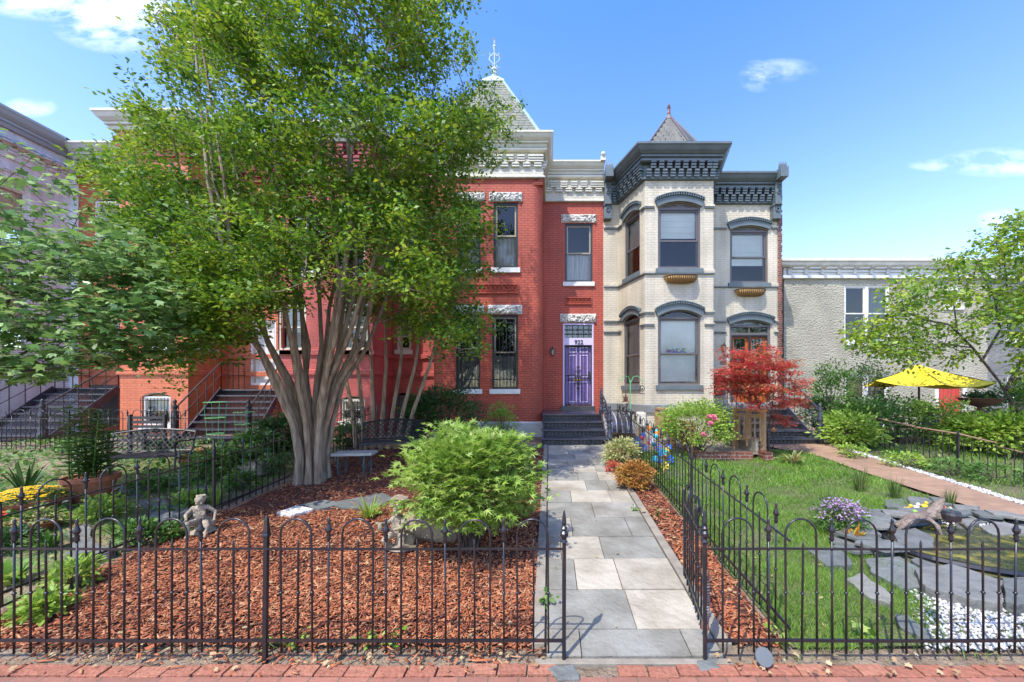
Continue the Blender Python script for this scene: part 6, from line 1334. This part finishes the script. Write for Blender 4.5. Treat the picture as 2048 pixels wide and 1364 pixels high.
# window well cover: ribbed dark bubble
t=thing('window_well_cover','ribbed dark plastic bubble cover over the basement window of the cream house','cover',(2.2,11.8,.576)); m=MB(); 
for i in range(8):
    a0=pi/2*i/8; a1=pi/2*(i+1)/8; m.quad((1.75,12.6-1.1*math.sin(a0),.7+.55*math.cos(a0)),(2.5,12.2-1.0*math.sin(a0),.7+.55*math.cos(a0)),(2.5,12.2-1.0*math.sin(a1),.7+.55*math.cos(a1)),(1.75,12.6-1.1*math.sin(a1),.7+.55*math.cos(a1)))
m.build('bubble',mat('dark_acrylic',(.03,.035,.055),.08,spec=1),t,smooth=True)
for k in range(6):
    f=k/5; x=1.75+.75*f; yb_=12.6-.4*f; r1=1.1-.1*f; m=MB(); m.tube([(x,yb_-(r1+.015)*math.sin(a),.7+.565*math.cos(a)) for a in np.linspace(0,pi/2,9)],.02,5); m.build('rib',mat('grey_plastic_rib',(.35,.37,.45),.3) if k==0 else bpy.data.materials['grey_plastic_rib'],t)
# colourful glass and metal ornaments by the fence
def orn(x,y,label,cols,h,seed):
    z=gzf(x,y); t=thing('garden_ornament',label,'ornament',(x,y,z)); rr=random.Random(seed); m=MB(); m.tube([(x,y,z),(x,y,z+h)],.009,5); m.build('stake',M_black,t)
    for k,c in enumerate(cols):
        m=MB(); a=k*1.3; q=z+h*(.35+.65*k/len(cols)); x2=x+.09*math.cos(a); y2=y+.05*math.sin(a)
        if k%3==2: m.lathe((x2,y2,q-.06),[(.015,0),(.06,.02),(.05,.1),(.015,.12)],10)
        elif k%3==1: m.ell((x2,y2,q),(.05,.04,.06))
        else:
            for j in range(6): b=j*pi/3; m.add([(x2,y2-.03,q),(x2+.09*math.cos(b),y2-.05,q+.09*math.sin(b)),(x2+.09*math.cos(b+.6),y2-.03,q+.09*math.sin(b+.6))],[(0,1,2)])
        m.build('bauble',c,t)
gb=mat('blue_glaze',(.02,.12,.5),.12); gc=mat('turquoise_glaze',(.03,.45,.6),.15); go=mat('orange_glaze',(.75,.22,.02),.2); gy=mat('yellow_glaze',(.75,.6,.05),.25); gr_=mat('red_glaze',(.5,.03,.04),.2); gw_=mat('white_glaze',(.7,.72,.75),.2)
orn(2.28,8.3,'tall cluster of turquoise, orange and red glazed baubles behind the path fence',[gb,gc,gr_,gw_,gc,go,gc,go],.72,1); orn(2.05,8.6,'blue and white glazed bauble stake left of the tall turquoise one',[gb,gw_,gc,gb,gr_,gb],.5,2); orn(2.35,7.7,'short blue glazed stake with orange balls in front of the tall one',[gb,go,gb,gc,gy,gb],.45,3); orn(2.15,7.4,'lowest lime and blue pinwheel stake behind the path fence',[gy,gb,gc],.3,4)
# wooden railings round the basement stairs
def railpanel(label,p0,p1,z0,z1):
    t=thing('wooden_railing',label,'railing',(p0[0],p0[1],gzf(0,p0[1])),'pine railings round the basement steps'); pl=PL(p0[0],p0[1],p1[0]-p0[0],p1[1]-p0[1]); L=math.hypot(p1[0]-p0[0],p1[1]-p0[1])
    for a in (0,L/2-.045,L-.09): m=MB(); m.pbox(pl,a,a+.09,z0 if a!=L/2-.045 else z0+.12,z1+.0,-.045,.045); m.build('post',M_wood,t)
    for za,zb_ in ((z1,z1+.05),(z1-.14,z1-.05),(z0+.25,z0+.34)): m=MB(); m.pbox(pl,-.01,L+.01,za,zb_,-.06 if za==z1 else -.05,.06 if za==z1 else -.025); m.build('rail',M_wood,t)
    n=int(L/.11)
    for i in range(n): a=L*(i+.5)/n; m=MB(); m.pbox(pl,a-.018,a+.018,z0+.28,z1-.06,-.08,-.052); m.build('baluster',M_wood,t)
railpanel('weathered pine railing panel right of the rose bush, beside the basement steps',(4.35,8.95),(4.72,8.3),.58,1.50)
railpanel('weathered pine railing panel left of the rose bush, against the cream house',(2.95,10.4),(3.05,9.4),.62,1.45)
railpanel('low pine railing panel partly hidden in the rose bush foliage',(3.05,9.4),(3.25,8.5),.5,1.2)
m=MB(); m.box(3.3,4.35,8.1,8.25,.42,.64); m.box(4.55,4.72,8.0,9.0,.4,.66); m.box(3.15,3.3,8.1,9.6,.42,.64)
tag(m.build('brick_coping',M_raw,loc=(3.9,8.5,.5)),'low brick kerb around the basement stairwell','kerb')
m=MB(); m.box(3.3,4.55,8.26,9.8,.58,.60); m.box(4.5,4.56,8.27,9.8,.6,.9); tag(m.build('stairwell_slab',M_conc,loc=(3.9,9,.5)),'grey concrete basement stairwell between the pine railings','stairwell')
m=MB(); gx,gy=XP(1547,8.9),8.9; t=thing('garden_torch','thin black garden torch with small copper cup before the black steps','torch',(gx,gy,.53)); m.tube([(gx,gy,.5),(gx,gy,1.0)],.008,5); m.build('pole',M_black,t); m=MB(); m.lathe((gx,gy,1.0),[(.015,0),(.04,.04),(.03,.09),(.01,.11)],8); m.build('cup',go,t)
# hay basket window planters
for px0,px1,py0,py1,d,lab in ((1327,1394,547,562,11.5,'curved coconut-fibre basket under the upper bay window of the cream house'),(1468,1529,575,589,13.0,'curved coconut-fibre basket under the upper window above the orange doors')):
    x0_,x1_=XP(px0,d),XP(px1,d); zt_,zb_=ZP(py0,d-.3)-.02,ZP(py1,d-.2)-.0; cx=(x0_+x1_)/2; w=(x1_-x0_)/2; t=thing('window_basket',lab,'planter',(cx,d,zb_),'coconut-fibre window baskets'); v=[];f=[]; n=16;k=6
    for i in range(n+1):
        u_=-1+2*i/n; s=math.sqrt(max(0.0,1-u_**4)); 
        for j in range(k+1):
            a=pi/2*j/k; q_=j/k; v.append((cx+w*u_*(1-.12*q_*q_),d-.01-.27*s*math.sqrt(max(0,1-q_**3.5)),zt_-(zt_-zb_)*1.15*q_*(.5+.5*s)))
    for i in range(n):
        for j in range(k): f.append((i*(k+1)+j,(i+1)*(k+1)+j,(i+1)*(k+1)+j+1,i*(k+1)+j+1))
    top=[i*(k+1) for i in range(n+1)]; f.append(tuple(top[::-1]))
    m=MB(); m.add(v,f); m.build('liner',M_basket,t)
    m=MB(); m.tube([v[i] for i in top],.016,4)
    for i in range(1,n): m.tube([(a_[0],a_[1]-.008,a_[2]) for a_ in v[i*(k+1):(i+1)*(k+1)]],.011,4)
    m.build('wire_frame',M_black,t)
# umbrella
ux,uy=XP(1838,11),11; t=thing('patio_umbrella','open bright yellow patio umbrella on a dark pole in the right garden','umbrella',(ux,uy,.576))
m=MB(); m.tube([(ux,uy,.576),(ux,uy,2.5)],.026,8); m.lathe((ux,uy,1.25),[(.03,0),(.05,.03),(.03,.08)],8); m.build('pole',mat('bronze_pole',(.05,.03,.025),.4),t)
rim=[];n=6
for k in range(n): a=2*pi*k/n+.1; rim.append((ux+1.5*math.cos(a)+.12,uy+1.3*math.sin(a),2.10+.10*(k%2)-.05*math.cos(a)))
ap=(ux-.05,uy,2.72); m=MB()
for k in range(n):
    a,b=Vector(rim[k]),Vector(rim[(k+1)%n]); A=Vector(ap); g2={}
    for i in range(7):
        for j in range(7):
            u_=i/6; v_=j/6; e=a.lerp(b,v_); p=A.lerp(e,u_); sag=-.20*u_*math.sin(pi*v_)*.5-.16*math.sin(pi*u_)*(.25+.75*math.sin(pi*v_)); g2[i,j]=(p.x,p.y,p.z+sag)
    for i in range(6):
        for j in range(6): m.quad(g2[i,j],g2[i+1,j],g2[i+1,j+1],g2[i,j+1])
m.build('canopy',M_yellow,t,smooth=True)
for k in range(n): m=MB(); m.tube([(ux,uy,2.64),tuple(Vector(ap).lerp(Vector(rim[k]),.5)-Vector((0,0,.03))),tuple(Vector(rim[k])-Vector((0,0,.015)))],.01,4); m.build('rib',M_black,t)
# urn on pedestal
ux,uy=XP(1961,9.8),9.8; t=thing('garden_urn','wide rusty iron urn with green plants on a pink-brown pedestal below the leaning tree','urn',(ux,uy,.576)); z=ZP(838,9.8)
pm=mat('pink_sandstone',(.33,.15,.11),.85,(.25,.11,.08),6)
m=MB(); m.box(ux-.3,ux+.3,uy-.3,uy+.3,.55,.7); m.box(ux-.22,ux+.22,uy-.22,uy+.22,.7,z+.08); m.box(ux-.29,ux+.29,uy-.29,uy+.29,z+.08,z+.17); m.build('pedestal',pm,t,bevel=.015)
m=MB(); z+=.17; m.lathe((ux,uy,z),[(.16,0),(.15,.03),(.07,.07),(.06,.12),(.10,.15),(.26,.2),(.38,.3),(.40,.34),(.44,.355),(.44,.375),(.38,.37)],28); m.build('bowl',M_urn,t,smooth=True)
lp=np.column_stack([ux+R.normal(size=260)*.17,uy+R.normal(size=260)*.13,z+.38+np.abs(R.normal(size=260))*.08]); leaves('foliage',T_OVAL,lp,.10,L_dark,t)
# patio chair and table under the umbrella
t=thing('patio_table','round white table under the yellow umbrella','table',(10.3,10.6,.576)); m=MB(); m.lathe((10.3,10.6,1.28),[(.5,0),(.5,.03)],24); m.build('tabletop',M_white,t)
for a in (.8,2.4,3.9,5.5): m=MB(); m.tube([(10.3+.1*math.cos(a),10.6+.1*math.sin(a),1.28),(10.3+.32*math.cos(a),10.6+.32*math.sin(a),.6)],.015,5); m.build('leg',M_white,t)
cb=mat('blue_grey_chair',(.10,.14,.19),.6); t=thing('patio_chair','blue-grey patio chair beside the umbrella pole','chair',(10.1,9.8,.576)); m=MB(); m.box(9.85,10.35,9.6,10.05,.98,1.02); m.build('seat',cb,t); m=MB()
for i in range(6): m.box(9.86+.083*i,9.93+.083*i,10.05,10.08,1.02,1.5)
m.build('backrest',cb,t)
for a,b in ((9.87,9.62),(10.3,9.62),(9.87,10.02),(10.3,10.02)): m=MB(); m.box(a,a+.04,b,b+.04,.576,.98); m.build('leg',cb,t)
# small ivy sprigs and weeds along the front
def sprig(px,py,label,n,m_,size,s=.09,name='weed',T=T_PALM,cat='plant'):
    g=G(px,py) if py<1310 else (X(px),2.74,.0); lp=np.array([g[0],g[1],g[2]+.06])+R.normal(size=(n,3))*np.array([s,s*.6,s*.5]); lp[:,2]=np.maximum(lp[:,2],g[2]+.02); t=thing(name,label,cat,g)
    m=MB()
    for p in lp[:8]: m.tube([g,((g[0]+p[0])/2,(g[1]+p[1])/2,p[2]+.02),tuple(p)],.003,4)
    m.build('stem',L_green,t); leaves('foliage',T,lp,size,m_,t,up=1.5)
for px,py,lab in ((530,1300,'small ivy sprig at the foot of the left front fence post'),(590,1300,'small ivy sprig between the fence post and the next spear'),(735,1296,'small ivy sprig under the left front fence below the cherub'),(780,1296,'low ivy shoot trailing right of the cherub under the fence')): sprig(px,py,lab,11,L_lime,.04,.07)
sprig(1098,1210,'bright green weed growing at the left curb of the path by the gateway',16,L_green,.045,.07); sprig(1570,1300,'broad-leaved weed at the fence foot right of the gate',10,L_lime,.07,.08,T=T_OVAL); sprig(1722,1290,'oak-like seedling growing through the right front fence',8,L_lime,.08,.07); sprig(1268,1025,'pale weed at the right curb of the path',10,L_lime,.04,.06)
sprig(1320,1035,'fallen pale leaf cluster in the mulch strip by the fence',12,L_dry,.05,.1,name='leaf_cluster')
for px,py,w,yt,lab,mm in ((275,1095,60,1045,'leafy green plant with pink specks left of the front cherub',L_green),(330,1080,50,1050,'low green plant between stones and the divider fence',L_green),(150,1180,50,1120,'yellow-green seedling near the left fence post',L_lime),(400,960,60,925,'low green groundcover clump by the left bench leg',L_green),(1810,935,80,905,'low garden plant inside the right garden fence',L_lime),(1900,950,80,915,'leafy low plant beyond the brick path near the fence post',L_green),(1990,965,90,925,'broad green plant at the right edge behind the garden fence',L_green),(1700,915,50,890,'bright green low plant beside the pebble strip',L_lime)):
    shrub('perennial',lab,'plant',px,py,w,yt,mm,T_OVAL,.055,26,16,.05,stems=4)
for i_,(px,py,w,yt,mm) in enumerate(((60,1060,70,1020,L_green),(200,1040,60,1000,L_lime),(300,985,60,955,L_green),(440,930,60,890,L_dark),(330,905,60,880,L_dark),(250,880,50,862,L_green),(150,905,50,880,L_green),(480,980,50,945,L_green),(535,950,40,915,L_green),(380,1010,40,985,L_lime),(30,1100,60,1065,L_dark),(610,890,60,850,L_dark),(90,1230,40,1195,L_lime))):
    shrub('perennial',['leafy green plant just below the orange-red pot','small lime plant in front of the big lily pot','low green plant below the right leg of the left bench','dark leafy plant under the green tomato cage','dark low plant behind the left bench seat','small green plant under the slatted bench','green plant behind the lily stems','small green plant against the divider fence near the sandstone block','narrow green plant right of the sandstone block','lime tuft in front of the seated cherub','dark green plant at the left edge under the pots','dark bush immediately left of the myrtle trunks','tiny lime weed in the soil behind the left front fence'][i_],'plant',px,py,w,yt,mm,T_OVAL,.06,30,18,.055,stems=4)
stone([(60,1000),(420,935),(440,950),(90,1040)],'long grey flagstone walk running under the left bench',.015,.45,name='paving_slab')
# street trees across the road, seen only as reflections in the windows
for k,(x,y) in enumerate(((-9,-15),(-1.5,-17),(6.5,-15),(14,-17))):
    t=thing('street_tree',['wide street tree','tall street tree','round street tree','far street tree'][k]+' across the road mirrored in the house windows','tree',(x,y,0)); m=MB(); m.tube([(x,y,-.1),(x+.1,y,2),(x,y,4)],[.25,.2,.12],8); m.build('trunk',M_bark2,t)
    v=unit(R.normal(size=(50,3)))*R.uniform(.3,1,(50,1)); tp=np.array([x,y,5.2])+v*np.array([3,3,2.6]); lp,lo=around(tp,34,.5); leaves('crown',T_DIA,lp,.34,L_dark,t,out=lo)
